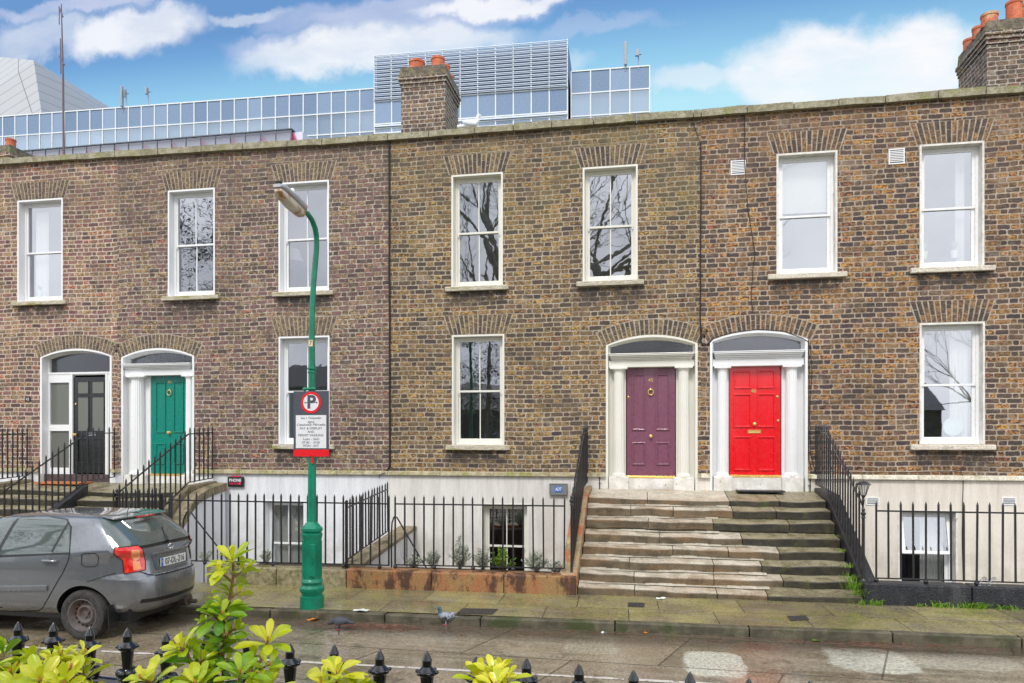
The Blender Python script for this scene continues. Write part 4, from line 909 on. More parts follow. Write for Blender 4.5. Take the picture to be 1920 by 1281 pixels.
# hooped handrails down to the areas
def hoop(pix, D, label):
    T = thing('handrail', label, 'handrail', (P(pix[0][0], 1000, D).x, D-CAMD, 0), 'hooped handrails into the areas')
    pts = [P(a, b, D) for a, b in pix]; MB().tube(pts, .014, 8).build('rail', IRON, T, smooth=True)
    mb = MB()
    for f in (.2, .5, .8):
        a = pts[-3].lerp(pts[-1], f); mb.tube([a, (a.x, a.y, -.6)], .01, 6)
    mb.build('baluster', IRON, T)
hoop([(343, 1120), (343, 1000), (344, 975), (350, 960), (358, 960), (366, 972), (412, 1030), (450, 1080)], 12.3, 'hooped black handrail in the area beside the parked car')
hoop([(734, 1100), (734, 1000), (735, 980), (739, 969), (744, 970), (750, 980), (786, 1043), (815, 1090)], 12.3, 'hooped black handrail in the area below the dividing railing')
# railing plinths
def plinth(label, x0, x1, mats, zt, y0=YP, y1=YP+.3):
    T = thing('plinth_wall', label, 'low wall', ((x0+x1)/2, y0, 0), 'railing plinths'); xx = x0; rnd = random.Random(int(x0*10)); i = 0
    while xx < x1-.05:
        L = rnd.uniform(1.1, 1.7)
        if x1-xx-L < .5: L = x1-xx
        MB().box((xx+.004, y0, -1.2), (xx+L-.004, y1, zt)).build('stone', mats[i % len(mats)], T, bevel=.02, jit=.01); xx += L; i += 1
GRB = mottle('pale_granite_plinth', c(158,148,116), c(120,112,82), c(96,94,52), scale=12, rough=.7, bump=.9, fine=80)
xg = P(648, 1080, 11.25).x
plinth('pale granite plinth under the railing beside the street lamp', -7.3, xg, [GRB], .24)
plinth('rusty red stained granite plinth under the middle railing', xg+.005, P(1080, 1080, 11.25).x, [REDGR], .265)
plinth('black painted plinth with grass at its foot', P(1619, 1080, 11.25).x, 8.0, [BLKPL], .315)
# granite string and white wall at the side of the green-door steps
T = thing('stair_string_wall', 'white painted wall with curved granite string under the green-door landing', 'wall', (LX1+.5, -1, 0))
sx = LX1+.215
prof = [(405, 905), (372, 916), (352, 928), (338, 945), (325, 968), (305, 1000)]
pts3 = [PX(a, b, sx) for a, b in prof]
pts3 = [Vector((sx, min(q.y, -.03), q.z)) for q in pts3]
mb = MB(); th = .17
for a, b in zip(pts3, pts3[1:]): mb.prism([(sx, a.y, a.z-th), (sx, b.y, b.z-th), (sx, b.y, b.z), (sx, a.y, a.z)], (.26, 0, 0))
mb.build('granite_string', GRAN, T, jit=.006)
vs = [(sx+.01, q.y, q.z-th+.01) for q in pts3]+[(sx+.01, pts3[-1].y, -1.2), (sx+.01, -.03, -1.2)]
MB().prism(vs, (.2, 0, 0)).build('wall', WH44, T)
# areas: sunken floor, garden beds
AREA = mottle('area_concrete', c(150,146,134), c(110,106,92), scale=3, rough=.7)
SOIL = mottle('soil', c(70,56,42), c(44,36,28), scale=12, rough=.95, bump=1)
# the pavement sheet must not cover the sunken areas
bpy.data.objects.remove(bpy.data.objects['pavement'])
sheet('pavement', -60, 60, YK+.137, YP+.06, 0.0, PAVE)
struct(MB().box((-22, YP+.06, -1.25), (12, -.02, -1.2)).build('area_floor', AREA))
for a, b in ((xa2-.2, P(1070, 1, 11.5).x-.35), (P(470, 1, 11.6).x, xg-.2)):
    struct(MB().box((a, YP+.305, -1.19), (b, YP+.75, .2)).build('garden_bed', SOIL))
# ---------------------------------------------------------------- plants in the areas
def leafmat(name, c1, c2, trans=.15, rough=.5):
    m, t = newmat(name); a = t.new('ShaderNodeAttribute'); a.attribute_name = 'rnd'
    tc = t.new('ShaderNodeTexCoord').outputs['Object']
    t.set(t.b.inputs['Base Color'], t.mix(t.m('ADD', a.outputs['Fac'], t.m('MULTIPLY', t.m('SUBTRACT', t.noise(tc, 20, 2), .5), .5)), c1, c2)); t.b.inputs['Roughness'].default_value = rough
    tr = t.new('ShaderNodeBsdfTranslucent'); t.set(tr.inputs[0], t.mix(a.outputs['Fac'], c1, c2)); mx = t.new('ShaderNodeMixShader'); mx.inputs[0].default_value = trans
    t.l.new(t.b.outputs[0], mx.inputs[1]); t.l.new(tr.outputs[0], mx.inputs[2]); t.l.new(mx.outputs[0], t.o.inputs[0]); return m
LAV = leafmat('lavender_leaf', c(150,156,138), c(206,210,196)); TWIG = mottle('twig', c(90,76,60), c(64,54,44), scale=20)
GLF = leafmat('fresh_green_leaf', c(86,120,30), c(140,176,60)); GRASS = leafmat('grass_blade', c(88,130,30), c(150,196,50))
def shrub(px, D, w, h, n, label, mat=LAV, z0=.2):
    q = P(px, 1000, D); base = Vector((q.x, D-CAMD, z0)); rnd = random.Random(px)
    T = thing('lavender_shrub', label, 'shrub', base, 'small shrubs behind the middle railing')
    st = MB(); lf = MB()
    for k in range(n):
        an = rnd.uniform(0, 6.28); sp = rnd.uniform(.1, 1); tip = base+Vector((math.cos(an)*w*sp*.5, math.sin(an)*.16*sp, h*(1-.45*sp)*rnd.uniform(.6, 1.1)))
        md = base.lerp(tip, .5)+Vector((0, 0, h*.08)); st.tube([base, md, tip], [.003, .002, .001], 4)
        for j in range(30):
            f = rnd.uniform(.25, 1.05); p = base.lerp(md, f*2) if f < .5 else md.lerp(tip, (f-.5)*2)
            d = Vector((rnd.uniform(-1, 1), rnd.uniform(-1, 1), rnd.uniform(0, 1.3))).normalized()*rnd.uniform(.03, .06); s_ = d.cross(Vector((rnd.uniform(-1, 1), rnd.uniform(-1, 1), rnd.uniform(-1, 1)))).normalized()*.009
            lf.add([p, p+d*.5+s_, p+d, p+d*.5-s_], [(0, 1, 2, 3)], col=rnd.random())
    st.build('stems', TWIG, T); lf.build('foliage', mat, T)
for args in [(775, 11.75, .35, .28, 30, 'lowest grey lavender at the left end of the middle bed'), (815, 11.7, .4, .35, 34, 'low grey lavender second from the left in the bed'),
             (862, 11.75, .42, .55, 46, 'tallest grey lavender left of the basement window'), (905, 11.7, .4, .42, 40, 'grey lavender directly left of the basement window sash'),
             (1005, 11.75, .5, .36, 46, 'grey lavender right of the basement window'), (1045, 11.7, .3, .22, 26, 'small grey lavender nearest the purple-door steps')]: shrub(*args)
shrub(942, 11.72, .45, .42, 30, 'bright green rose bush in front of the basement window', GLF)
shrub(500, 11.7, .3, .3, 16, 'sparse dry weed on the granite plinth left of the street lamp'); shrub(385, 11.7, .3, .26, 16, 'sparse dry weed behind the car rear on the plinth')
def tufts(name, spots, label, seed):
    rnd = random.Random(seed); mb = MB()
    for (x_, y_, z_, n, hh) in spots:
        for k in range(n):
            an = rnd.uniform(0, 6.28); L = hh*rnd.uniform(.5, 1.1); b = Vector((x_+rnd.gauss(0, .05), y_+rnd.gauss(0, .02), z_)); d = Vector((math.cos(an)*.6, math.sin(an)*.5-.2, 1)).normalized()*L
            s_ = Vector((math.sin(an), math.cos(an), 0))*.004; m1 = b+d*.55; tp = b+d+Vector((math.cos(an), math.sin(an)-.3, -.35))*L*.4
            mb.add([b-s_, b+s_, m1+s_*.8, tp, m1-s_*.8], [(0, 1, 2, 3, 4)], col=rnd.random())
    o = mb.build(name, GRASS); o['kind'] = 'stuff'; tag(o, label, 'grass'); return o
sp = []
for px, n, hh in ((1616, 30, .12), (1645, 34, .14), (1725, 26, .09), (1765, 44, .15), (1800, 20, .1), (1815, 44, .16), (1840, 60, .16), (1872, 20, .1), (1890, 26, .1), (1912, 16, .08)):
    q = P(px, 1130, 11.22); sp.append((q.x, q.y-.0, zg(q.x), n, hh))
tufts('grass', sp, 'green grass tufts growing along the foot of the black plinth', 5)
sp = []
for px, D, z_, n, hh in ((1600, 11.35, .2, 60, .22), (1592, 11.5, .3, 40, .16), (1610, 11.3, .12, 50, .2), (1640, 11.6, .3, 20, .14), (1586, 11.75, .45, 26, .1), (1578, 12.2, .62, 24, .08), (1572, 12.6, .8, 20, .06)):
    q = P(px, 1100, D); sp.append((min(q.x, 3.2), q.y, z_, n, hh))
tufts('weeds', sp, 'dry and green weeds at the right corner of the red-door steps', 6)
# ---------------------------------------------------------------- small fixtures
def sgn(name, label, cat, l, t_, r, b, y, mat, bev=.01, dep=.05):
    q0 = P(l, b, CAMD+y); q1 = P(r, t_, CAMD+y); T = thing(name, label, cat, ((q0.x+q1.x)/2, y, q0.z))
    MB().box((q0.x, y, q0.z), (q1.x, y+dep, q1.z)).build('casing', mat, T, bevel=bev); return T, q0, q1
T, q0, q1 = sgn('alarm_box', 'black alarm box lettered PHONE WATCH on the white basement wall', 'alarm box', 426, 894, 456, 913, -.09, BLACKM, .02)
mx_, mz_ = (q0.x+q1.x)/2, (q0.z+q1.z)/2; PINK = plain('pink_lettering', c(228,50,90), .5)
text('lettering', 'PHONE', (mx_, -.0935, mz_+.03), .085, WHM, T, width=.28, bold=.002); text('lettering', 'WATCH\u25a0', (mx_, -.0935, mz_-.04), .06, PINK, T, width=.27, bold=.001)
MB().box((q0.x+.08, -.085, q1.z-.005), (q1.x-.08, -.045, q1.z+.012)).build('beacon', REDM, T)
T, q0, q1 = sgn('alarm_box', 'grey alarm box with blue ADT square on the basement wall', 'alarm box', 1030, 907, 1064, 928, -.08, GALV, .008)
BLUE = plain('blue_label', c(60,110,200), .5); mx_, mz_ = (q0.x+q1.x)/2, (q0.z+q1.z)/2
MB().ring(rectloop(q0.x, q0.z, q1.x, q1.z), rectloop(q0.x+.02, q0.z+.02, q1.x-.02, q1.z-.02), -.09, -.07).build('rim', plain('grey_rim', c(120,122,118), .5), T)
MB().box((mx_-.08, -.086, mz_-.055), (mx_+.075, -.079, mz_+.055)).build('label', BLUE, T); text('lettering', 'ADT', (mx_, -.0885, mz_), .09, WHM, T, width=.135, bold=.002, shear=.15)
# security light
q = P(387, 958, CAMD-.2); T = thing('security_light', 'white security light with sensor on the basement wall', 'light', (q.x, q.y, q.z))
MB().box((q.x-.11, q.y-.03, q.z-.05), (q.x+.11, q.y+.05, q.z+.07)).build('head', plain('dark_lens', c(90,110,130), .2), T, bevel=.015); MB().ell((q.x, q.y, q.z-.09), (.07, .06, .06)).build('sensor', PVC, T, smooth=True)
MB().box((q.x-.13, q.y+.052, q.z-.16), (q.x+.15, -.024, q.z-.1)).build('bracket', PVC, T)
x0, z0, x1, z1 = rect_px(362, 984, 384, 1100)
T = thing('basement_door', 'grey-green basement door under the green-door landing', 'door', (x0, -.05, -1))
MB().box((x0-.02, -.06, -1.1), (x1, -.024, z1)).build('leaf', plain('door_grey_green', c(98,112,112), .5), T)
MB().ring(rectloop(x0-.09, -1.1, x1+.07, z1+.1), rectloop(x0-.02, -1.099, x1, z1), -.075, -.022).build('frame', PAINT, T)
# lantern on the right-hand post
lz = zr(945, 1618); LX, LY = XRR, 11.4-CAMD; lp = P(1617, 912, 11.4)
T = thing('lantern', 'small black coach lantern on the post beside the red-door steps', 'lantern', (LX, LY, lp.z-.16))
MB().lathe([(.012, -.26), (.02, -.2), (.014, -.17), (.03, -.14), (.035, -.13)], (LX, LY, lp.z), 10).lathe([(.115, .02), (.09, .045), (.04, .07), (.012, .075), (.003, .09)], (LX, LY, lp.z), 6).build('cap', IRON, T)
mb = MB()
for k in range(6):
    an = 2*math.pi*k/6; mb.tube([(LX+.035*math.cos(an), LY+.035*math.sin(an), lp.z-.13), (LX+.085*math.cos(an), LY+.085*math.sin(an), lp.z+.02)], .005, 5)
mb.build('cage', IRON, T); MB().lathe([(.033, -.13), (.082, .02)], (LX, LY, lp.z), 6).build('glass', glassmat('lantern_glass', .25), T)
# chain and padlock
q = P(1848, 1088, 11.36); mb = MB()
for k in range(14):
    f = k/13; p = Vector((q.x-.09+.2*f, q.y-.03, .33+.10*abs(math.sin(f*math.pi*1.6)))); mb.tube([p+Vector((.016*math.cos(a_), .006*math.sin(a_*2), .016*math.sin(a_))) for a_ in [i*math.pi/5 for i in range(11)]], .004, 5, cap=False)
tag(mb.build('chain', GALV, smooth=True), 'loose chain looped round the railing on the black plinth', 'chain')
MAT1 = mottle('orange_coir_mat', c(196,120,70), c(166,96,54), scale=20, rough=.95)
tag(MB().box((P(95, 900).x, -.5, 1.395), (P(180, 900).x, -.08, 1.43)).build('doormat', MAT1), 'orange doormat in front of the black glazed door', 'doormat')
tag(MB().box((P(1378, 900).x, -.42, 1.40), (P(1465, 900).x, -.1, 1.425)).build('doormat', BLKPL), 'dark slate mat in front of the red door', 'doormat')
for px in (1124, 1519):       # boot scrapers on the landing
    q = P(px, 905, CAMD-.12); T = thing('boot_scraper', 'iron boot scraper beside the %s door surround' % ('purple' if px < 1300 else 'red'), 'boot scraper', (q.x, q.y, 1.38), 'boot scrapers on the landing')
    MB().tube([(q.x, q.y, 1.38), (q.x, q.y, 1.62)], .011, 6).lathe([(.008, 0), (.024, .015), (.024, .03), (.006, .05)], (q.x, q.y, 1.6), 10).build('upright', IRON, T)
    MB().box((q.x-.012, q.y-.012, 1.5), (q.x+.012, .0, 1.52)).build('stay', IRON, T)
MANM = plain('cast_iron_cover', c(58,56,54), .5)
def cover(pix, label, grid=False):
    pts = []
    for a, b in pix:
        d = ray(a, b); k = (-CAMZ+.0)/d.z; q = C0+d*k; pts.append(Vector((q.x, q.y, 0.004)))
    T = thing('drain_cover', label, 'drain cover', pts[0], 'iron covers in the pavement')
    o = MB(); o.prism([tuple(q) for q in pts], (0, 0, .004)); mb = o
    u_ = pts[1]-pts[0]; v_ = pts[3]-pts[0]
    for i in range(9):
        for j in range(3):
            a = pts[0]+u_*((i+.5)/9)+v_*((j+.5)/3); mb.box((a.x-.018, a.y-.012, .008), (a.x+.018, a.y+.012, .011))
    o.build('plate', MANM, T, shear=True)
cover([(855, 1148), (923, 1150), (934, 1140), (868, 1138)], 'wide iron cover in the pavement behind the pigeon')
cover([(1177, 1137), (1208, 1138), (1208, 1130), (1178, 1129)], 'small iron cover before the purple-door steps')
cover([(1482, 1165), (1517, 1164), (1510, 1156), (1476, 1156)], 'small iron cover before the red-door steps')
# ---------------------------------------------------------------- street lamp
LB = P(585, 1138, 9.85); LXp, LYp = LB.x, LB.y; z0 = zg(LXp)
T = thing('street_lamp', 'green cast iron street lamp carrying the parking sign at the kerb', 'street lamp', (LXp, LYp, z0))
def zl(py): return P(585, py, 9.85).z
pf = [(1140, 23), (1117, 23), (1116, 20), (1112, 20), (1108, 23.5), (1101, 23.5), (1096, 19), (1093, 20), (1090, 21.5), (1086, 20), (1084, 18), (1012, 18), (1008, 19), (1004, 20), (1000, 20), (998, 17.5), (995, 20.5), (990, 20.5), (986, 16), (982, 13), (978, 9)]
s_ = 9.85/FPX*1.0/math.cos(TH)*.93
MB().lathe([(r_*.0073, zl(py)) for py, r_ in pf], (LXp, LYp, 0), 28, flute=.0).build('base', GREEN, T, smooth=True)
mb = MB()
for k in range(14):
    an = 2*math.pi*k/14; mb.tube([(LXp+.131*math.cos(an), LYp+.131*math.sin(an), zl(1082)), (LXp+.131*math.cos(an), LYp+.131*math.sin(an), zl(1014))], .008, 5)
mb.build('fluting', GREEN, T)
MB().box((LXp+.03, LYp-.142, zl(1078)), (LXp+.11, LYp-.11, zl(1018))).build('access_door', GREEN, T, bevel=.006)
mb = MB(); cx_, cz_ = LXp+.085, zl(1050)
for k in range(3): mb.tube([(cx_+.022*math.cos(i*.7), LYp-.146, cz_+.035-.035*k+.016*math.sin(i*.7)) for i in range(10)], .006, 5, cap=False)
mb.build('raised_crest', GREEN, T)
shaft = [PX(585, 980, LXp), PX(584.6, 850, LXp), PX(584, 700, LXp), PX(583.5, 640, LXp)]
path = [(584.6, 980), (584.3, 840), (584, 692)]
MB().tube([(LXp, LYp, zl(p)) for _, p in path], [.062, .056, .05], 14).build('shaft', GREEN, T, smooth=True)
MB().lathe([(.05, -.05), (.06, -.04), (.06, -.02), (.05, -.015), (.05, .0), (.066, .01), (.066, .03), (.048, .04)], (LXp, LYp, zl(694)), 18).build('collar', GREEN, T, smooth=True)
up = [(584, 692), (583.6, 620), (584.5, 575), (587, 530), (590, 495), (592.5, 465), (592.5, 445), (590, 428), (584, 412), (576, 401), (566, 391)]
pu = [PX(a, b, LXp) for a, b in up]; y_ = pu[0].y; pu = [Vector((LXp, LYp+(q.y-y_), q.z)) for q in pu]
MB().tube(pu, [.044, .042, .04, .04, .039, .039, .038, .038, .037, .036, .036], 12).build('arm', GREEN, T, smooth=True)
h0 = PX(568, 393, LXp); h1 = PX(521, 352, LXp); h0.y += LYp-y_; h1.y += LYp-y_; ax = (h1-h0).normalized(); L = (h1-h0).length*1.05
sx_ = Vector((1, 0, 0)); up_ = sx_.cross(ax).normalized(); up_ = up_ if up_.z > 0 else -up_
def hp(f, sx, uz): return h0+ax*(L*f)+sx_*sx+up_*uz
GREYL = plain('lamp_housing_grey', c(176,178,182), .45)
def shell(prof, name, mat):   # prof: (f, halfwidth, zlow, zhigh)
    prof = [(f, hw*.84, za*.8, zb_*.8) for f, hw, za, zb_ in prof]; mb = MB(); n = 10; rings = []
    for f, hw, za, zb_ in prof:
        rings.append([hp(f, hw*math.copysign(abs(math.cos(a_))**.5, math.cos(a_)), (za+zb_)/2+(zb_-za)/2*math.copysign(abs(math.sin(a_))**.6, math.sin(a_))) for a_ in [2*math.pi*k/16 for k in range(16)]])
    vs = [q for r_ in rings for q in r_]; m_ = len(rings)
    mb.add(vs, [(i*16+k, i*16+(k+1) % 16, (i+1)*16+(k+1) % 16, (i+1)*16+k) for i in range(m_-1) for k in range(16)]+[tuple(range(16)), tuple(range((m_-1)*16, m_*16))])
    return mb.build(name, mat, T, smooth=True)
hd = shell([(-.04, .05, -.035, .05), (.06, .10, -.03, .075), (.5, .12, -.02, .085), (.92, .11, -.01, .08), (1.0, .07, .0, .055)], 'lamp_head', GREYL)
m_, t = newmat('amber_stained_lens'); tc = t.new('ShaderNodeTexCoord').outputs['Object']; X, Y, Z = t.xyz(tc)
t.set(t.b.inputs['Base Color'], t.mix(t.ss(t.noise(tc, 9, 4), .50, .64), c(206,198,182), c(176,122,72))); t.b.inputs['Roughness'].default_value = .25; t.b.inputs['Coat Weight'].default_value = .5
shell([(.03, .05, -.12, -.03), (.10, .085, -.17, -.03), (.5, .10, -.165, -.022), (.9, .09, -.12, -.012), (.97, .06, -.06, -.008)], 'lens', m_)
MB().lathe([(.03, 0), (.035, .03), (.035, .055), (.022, .075), (.003, .085)], hp(.45, 0, .08), 14).build('photocell', WHM, T, smooth=True)
MB().box(tuple(hp(.9, -.03, .05)), tuple(hp(.99, .03, .085))).build('clip', BLACKM, T)
q = PX(584, 644, LXp); MB().box((LXp-.03, LYp-.0475, q.z-.045), (LXp+.03, LYp-.038, q.z+.045)).build('number_sticker', plain('sticker_cream', c(232,214,170), .6), T); text('number', '7', (LXp, LYp-.0485, q.z), .09, BLACKM, T, depth=.001)
# ---------------------------------------------------------------- parking sign
ys = LYp-.07-CAMD*0; Ds = ys+CAMD; a = P(551, 856, Ds); b = P(617, 733, Ds)
T = thing('parking_sign', 'grey parking sign with red ring P and red strip, fixed to the green lamp post', 'sign', ((a.x+b.x)/2, ys, a.z))
zr0 = P(584, 843, Ds).z; xm = (a.x+b.x)/2
MB().box((a.x, ys-.012, zr0), (b.x, ys, b.z)).build('panel', GREYM, T, bevel=.002)
MB().box((a.x, ys-.013, a.z), (b.x, ys, zr0-.001)).build('red_strip', REDM, T, bevel=.002)
pc = P(584, 755, Ds); mb = MB(); n = 40; r1, r0 = .152, .118
mb.ring([(pc.x+r1*math.cos(2*math.pi*k/n), pc.z+r1*math.sin(2*math.pi*k/n)) for k in range(n)], [(pc.x+r0*math.cos(2*math.pi*k/n), pc.z+r0*math.sin(2*math.pi*k/n)) for k in range(n)], ys-.018, ys-.012); mb.build('red_ring', REDM, T)
MB().lathe([(.1185, 0), (.1185, .004)], (pc.x, ys-.013, pc.z), 40, axis=(0, -1, 0)).build('disc', WHM, T)
text('lettering', 'P', (pc.x+.004, ys-.0185, pc.z), .26, GREYM, T, bold=.008)
for s2 in (-1, 1):
    mb = MB().box((pc.x+s2*.045, ys-.0205, pc.z-.003), (pc.x+s2*.085, ys-.017, pc.z+.003)); mb.prism([(pc.x+s2*.082, ys-.0205, pc.z-.011), (pc.x+s2*.082, ys-.0205, pc.z+.011), (pc.x+s2*.102, ys-.0205, pc.z)], (0, .003, 0)); mb.build('arrow', BLACKM, T)
wa = P(555.5, 840.5, Ds); wb = P(612.5, 778.5, Ds)
MB().box((wa.x, ys-.0145, wa.z), (wb.x, ys-.012, wb.z)).build('text_panel', WHM, T, bevel=.001)
lines = [('\u00edoc i Taispe\u00e1in', .20, .30), ('agus', .2, .10), ('Ceadunais P\u00e1irce\u00e1la', .2, .42), ('PAY & DISPLAY', 0, .33), ('AND', 0, .10), ('PERMIT PARKING', 0, .37), ('Luan - Sath', .2, .24), ('07.00 - 19.00', 0, .26), ('MON - SAT', 0, .23)]
ypx = [784, 791, 796.5, 803.5, 810, 816.5, 823.5, 830, 836]
W_ = (wb.x-wa.x)
for (s2, sh_, wd), py in zip(lines, ypx): text('lettering', s2, (xm, ys-.0155, P(584, py, Ds).z), .046, GREYM, T, width=wd*W_/.45, shear=sh_, depth=.0008)
MB().tube([(LXp-.09, LYp-.05, b.z+.03), (LXp+.08, LYp-.05, b.z+.035)], .02, 8).ell((LXp-.09, LYp-.05, b.z+.03), (.03, .03, .03)).build('clamp', GREEN, T, smooth=True)
MB().box((LXp+.02, LYp-.075, a.z-.1), (LXp+.05, LYp-.06, a.z)).build('red_tag', REDM, T)
# ---------------------------------------------------------------- car
XRr = -6.22; YC = 8.13-CAMD+.80; ZR = -.17
CARP, t = newmat('metallic_grey_paint'); tc = t.new('ShaderNodeTexCoord').outputs['Object']; X, Y, Z = t.xyz(tc)
dirt = t.ss(t.noise(t.comb(t.m('MULTIPLY', X, 6), t.m('MULTIPLY', Y, 6), t.m('MULTIPLY', Z, .7)), 4, 4, .6), .4, .7)
low = t.ss(Z, .75, .25); t.set(t.b.inputs['Base Color'], t.mix(t.m('ADD', t.m('MULTIPLY', dirt, .12), t.m('MULTIPLY', low, .22)), c(122,126,132), c(108,104,96)))
t.b.inputs['Metallic'].default_value = .6; t.set(t.b.inputs['Roughness'], t.m('ADD', .2, t.m('MULTIPLY', dirt, .08))); t.b.inputs['Coat Weight'].default_value = 1; t.b.inputs['Coat Roughness'].default_value = .04
CARG, t = newmat('car_glass'); t.b.inputs['Base Color'].default_value = (.075, .10, .095, 1); t.b.inputs['Roughness'].default_value = .03; t.b.inputs['Specular IOR Level'].default_value = .9; t.b.inputs['Coat Weight'].default_value = .8; t.b.inputs['Coat Roughness'].default_value = .02
CARB = plain('black_trim', c(26,27,28), .35, coat=.2); RUB = mottle('tyre_rubber', c(66,64,62), c(46,44,42), scale=20, rough=.85); RIM = mottle('rusty_steel_wheel', c(112,106,104), c(84,78,76), c(112,92,82), scale=8, rough=.6, bump=.2, fa=.08)
TLR, t = newmat('tail_lamp_red'); tc = t.new('ShaderNodeTexCoord').outputs['Object']; t.set(t.b.inputs['Base Color'], t.mix(t.ss(t.noise(tc, 9, 3), .4, .62), c(214,18,24), c(240,70,48))); t.b.inputs['Roughness'].default_value = .1; t.b.inputs['Coat Weight'].default_value = 1
TLA = plain('tail_lamp_amber', c(240,150,90), .15, coat=.8)
CAR = thing('parked_car', 'dark grey hatchback parked at the kerb with steel wheels, rear towards the lamp', 'car', (XRr-2, YC, ZR))
SL = [(.30,.16,4.02,.70),(.33,.08,4.10,.745),(.40,.03,4.16,.785),(.50,0,4.18,.80),(.62,-.005,4.18,.806),(.74,.0,4.16,.81),(.775,.012,4.15,.81),(.80,.055,4.13,.81),(.84,.07,4.1,.81),(.95,.085,3.95,.806),(1.04,.105,3.65,.795),(1.10,.125,3.3,.783),
      (1.15,.155,3.1,.768),(1.22,.22,2.95,.742),(1.30,.31,2.80,.712),(1.38,.41,2.63,.682),(1.45,.51,2.45,.652),(1.50,.585,2.28,.62),(1.53,.66,2.15,.575),(1.55,.80,2.0,.50),(1.562,1.05,1.75,.38)]
NS = 120
def cw(u_, v_, h_): return (XRr-u_, YC+v_, ZR+h_)
vs = []; 
for h_, ur, uf, wd in SL:
    ne = 4.2 if h_ < 1.1 else 6.0; cu, au = (ur+uf)/2, (uf-ur)/2
    for k in range(NS):
        a_ = 2*math.pi*k/NS; co, si = math.cos(a_), math.sin(a_)
        uu = cu-au*math.copysign(abs(co)**(2/ne), co); vv = wd*math.copysign(abs(si)**(2/ne), si)
        if h_ < 1.12 and uu < .9: vv *= 1-.035*(1-uu/.9)**2      # slight taper in plan to the rear
        vs.append(cw(uu, -vv, h_))
fs = [(i*NS+k, i*NS+(k+1) % NS, (i+1)*NS+(k+1) % NS, (i+1)*NS+k) for i in range(len(SL)-1) for k in range(NS)]+[tuple(range(NS)), tuple(range((len(SL)-1)*NS, len(SL)*NS))[::-1]]
mb = MB(); mb.add(vs, fs); body = mb.build('body', CARP, CAR, smooth=False)
me = body.data; me.shade_smooth(); me.materials.append(CARB)
bvh = BVHTree.FromPolygons([v_.co.copy() for v_ in me.vertices], [tuple(p.vertices) for p in me.polygons])
UW, UF = .80, 3.40; HW = .315; RW = .315
cut = MB()
for uw in (UW, UF):
    for sd_ in (-1, 1):
        c0 = Vector(cw(uw, sd_*.52, HW-.0)); cut.tube([c0, c0+Vector((0, sd_*.4, 0))], .375, 40)
cutter = cut.build('cutter', CARB)
md = body.modifiers.new('b', 'BOOLEAN'); md.operation = 'DIFFERENCE'; md.object = cutter; md.solver = 'EXACT'
bpy.context.view_layer.update()
nm = bpy.data.meshes.new_from_object(body.evaluated_get(bpy.context.evaluated_depsgraph_get())); body.modifiers.clear()
nm.materials.clear(); nm.materials.append(CARP); nm.materials.append(CARB)
if len(nm.polygons) > 100: body.data = nm
bpy.data.objects.remove(cutter)
for p in body.data.polygons:
    ce = p.center
    for uw in (UW, UF):
        d2 = math.hypot(ce.x-(XRr-uw), ce.z-(ZR+HW)); 
        if d2 < .3755 and abs(ce.y-YC) < .77 and (abs(ce.y-YC) > .5): p.material_index = 1; p.use_smooth = False
md = body.modifiers.new('es', 'EDGE_SPLIT'); md.split_angle = R(38)
def decal(name, pts3, direction, mat, parent, off=.004, step=.05, thick=0, smooth=True):
    """polygon (3D points) dropped on to the car body along a direction, finely diced so that it follows the surface"""
    d = Vector(direction).normalized(); s1, s2 = frame_of(d); o_ = Vector(pts3[0]); P2 = [((Vector(p)-o_).dot(s1), (Vector(p)-o_).dot(s2)) for p in pts3]
    bm = bmesh.new(); vv = [bm.verts.new((a_, b2, 0)) for a_, b2 in P2]; bm.faces.new(vv)
    for ax_ in (0, 1):
        lo, hi = min(p[ax_] for p in P2), max(p[ax_] for p in P2); n = int((hi-lo)/step)+1
        for k in range(1, n):
            co = [0, 0, 0]; no = [0, 0, 0]; co[ax_] = lo+(hi-lo)*k/n; no[ax_] = 1
            bmesh.ops.bisect_plane(bm, geom=bm.verts[:]+bm.edges[:]+bm.faces[:], plane_co=co, plane_no=no)
    for v_ in bm.verts:
        q = o_+s1*v_.co.x+s2*v_.co.y; loc, nrm, idx, dist = bvh.ray_cast(q-d*3, d)
        if loc is None: loc, nrm, idx, dist = bvh.find_nearest(q)
        if nrm.dot(d) > 0: nrm = -nrm
        v_.co = loc+nrm*off
    bmesh.ops.recalc_face_normals(bm, faces=bm.faces); me = bpy.data.meshes.new(name); bm.to_mesh(me); bm.free(); me.materials.append(mat)
    if smooth: me.shade_smooth()
    o = bpy.data.objects.new(name, me); COL.objects.link(o); par(o, parent); return o
def side(px, py): q = P(px, py, 8.2); return (q.x, YC-.9, q.z)
def sideuh(u_, h_, s=-1): return (XRr-u_, YC+s*.9, ZR+h_)
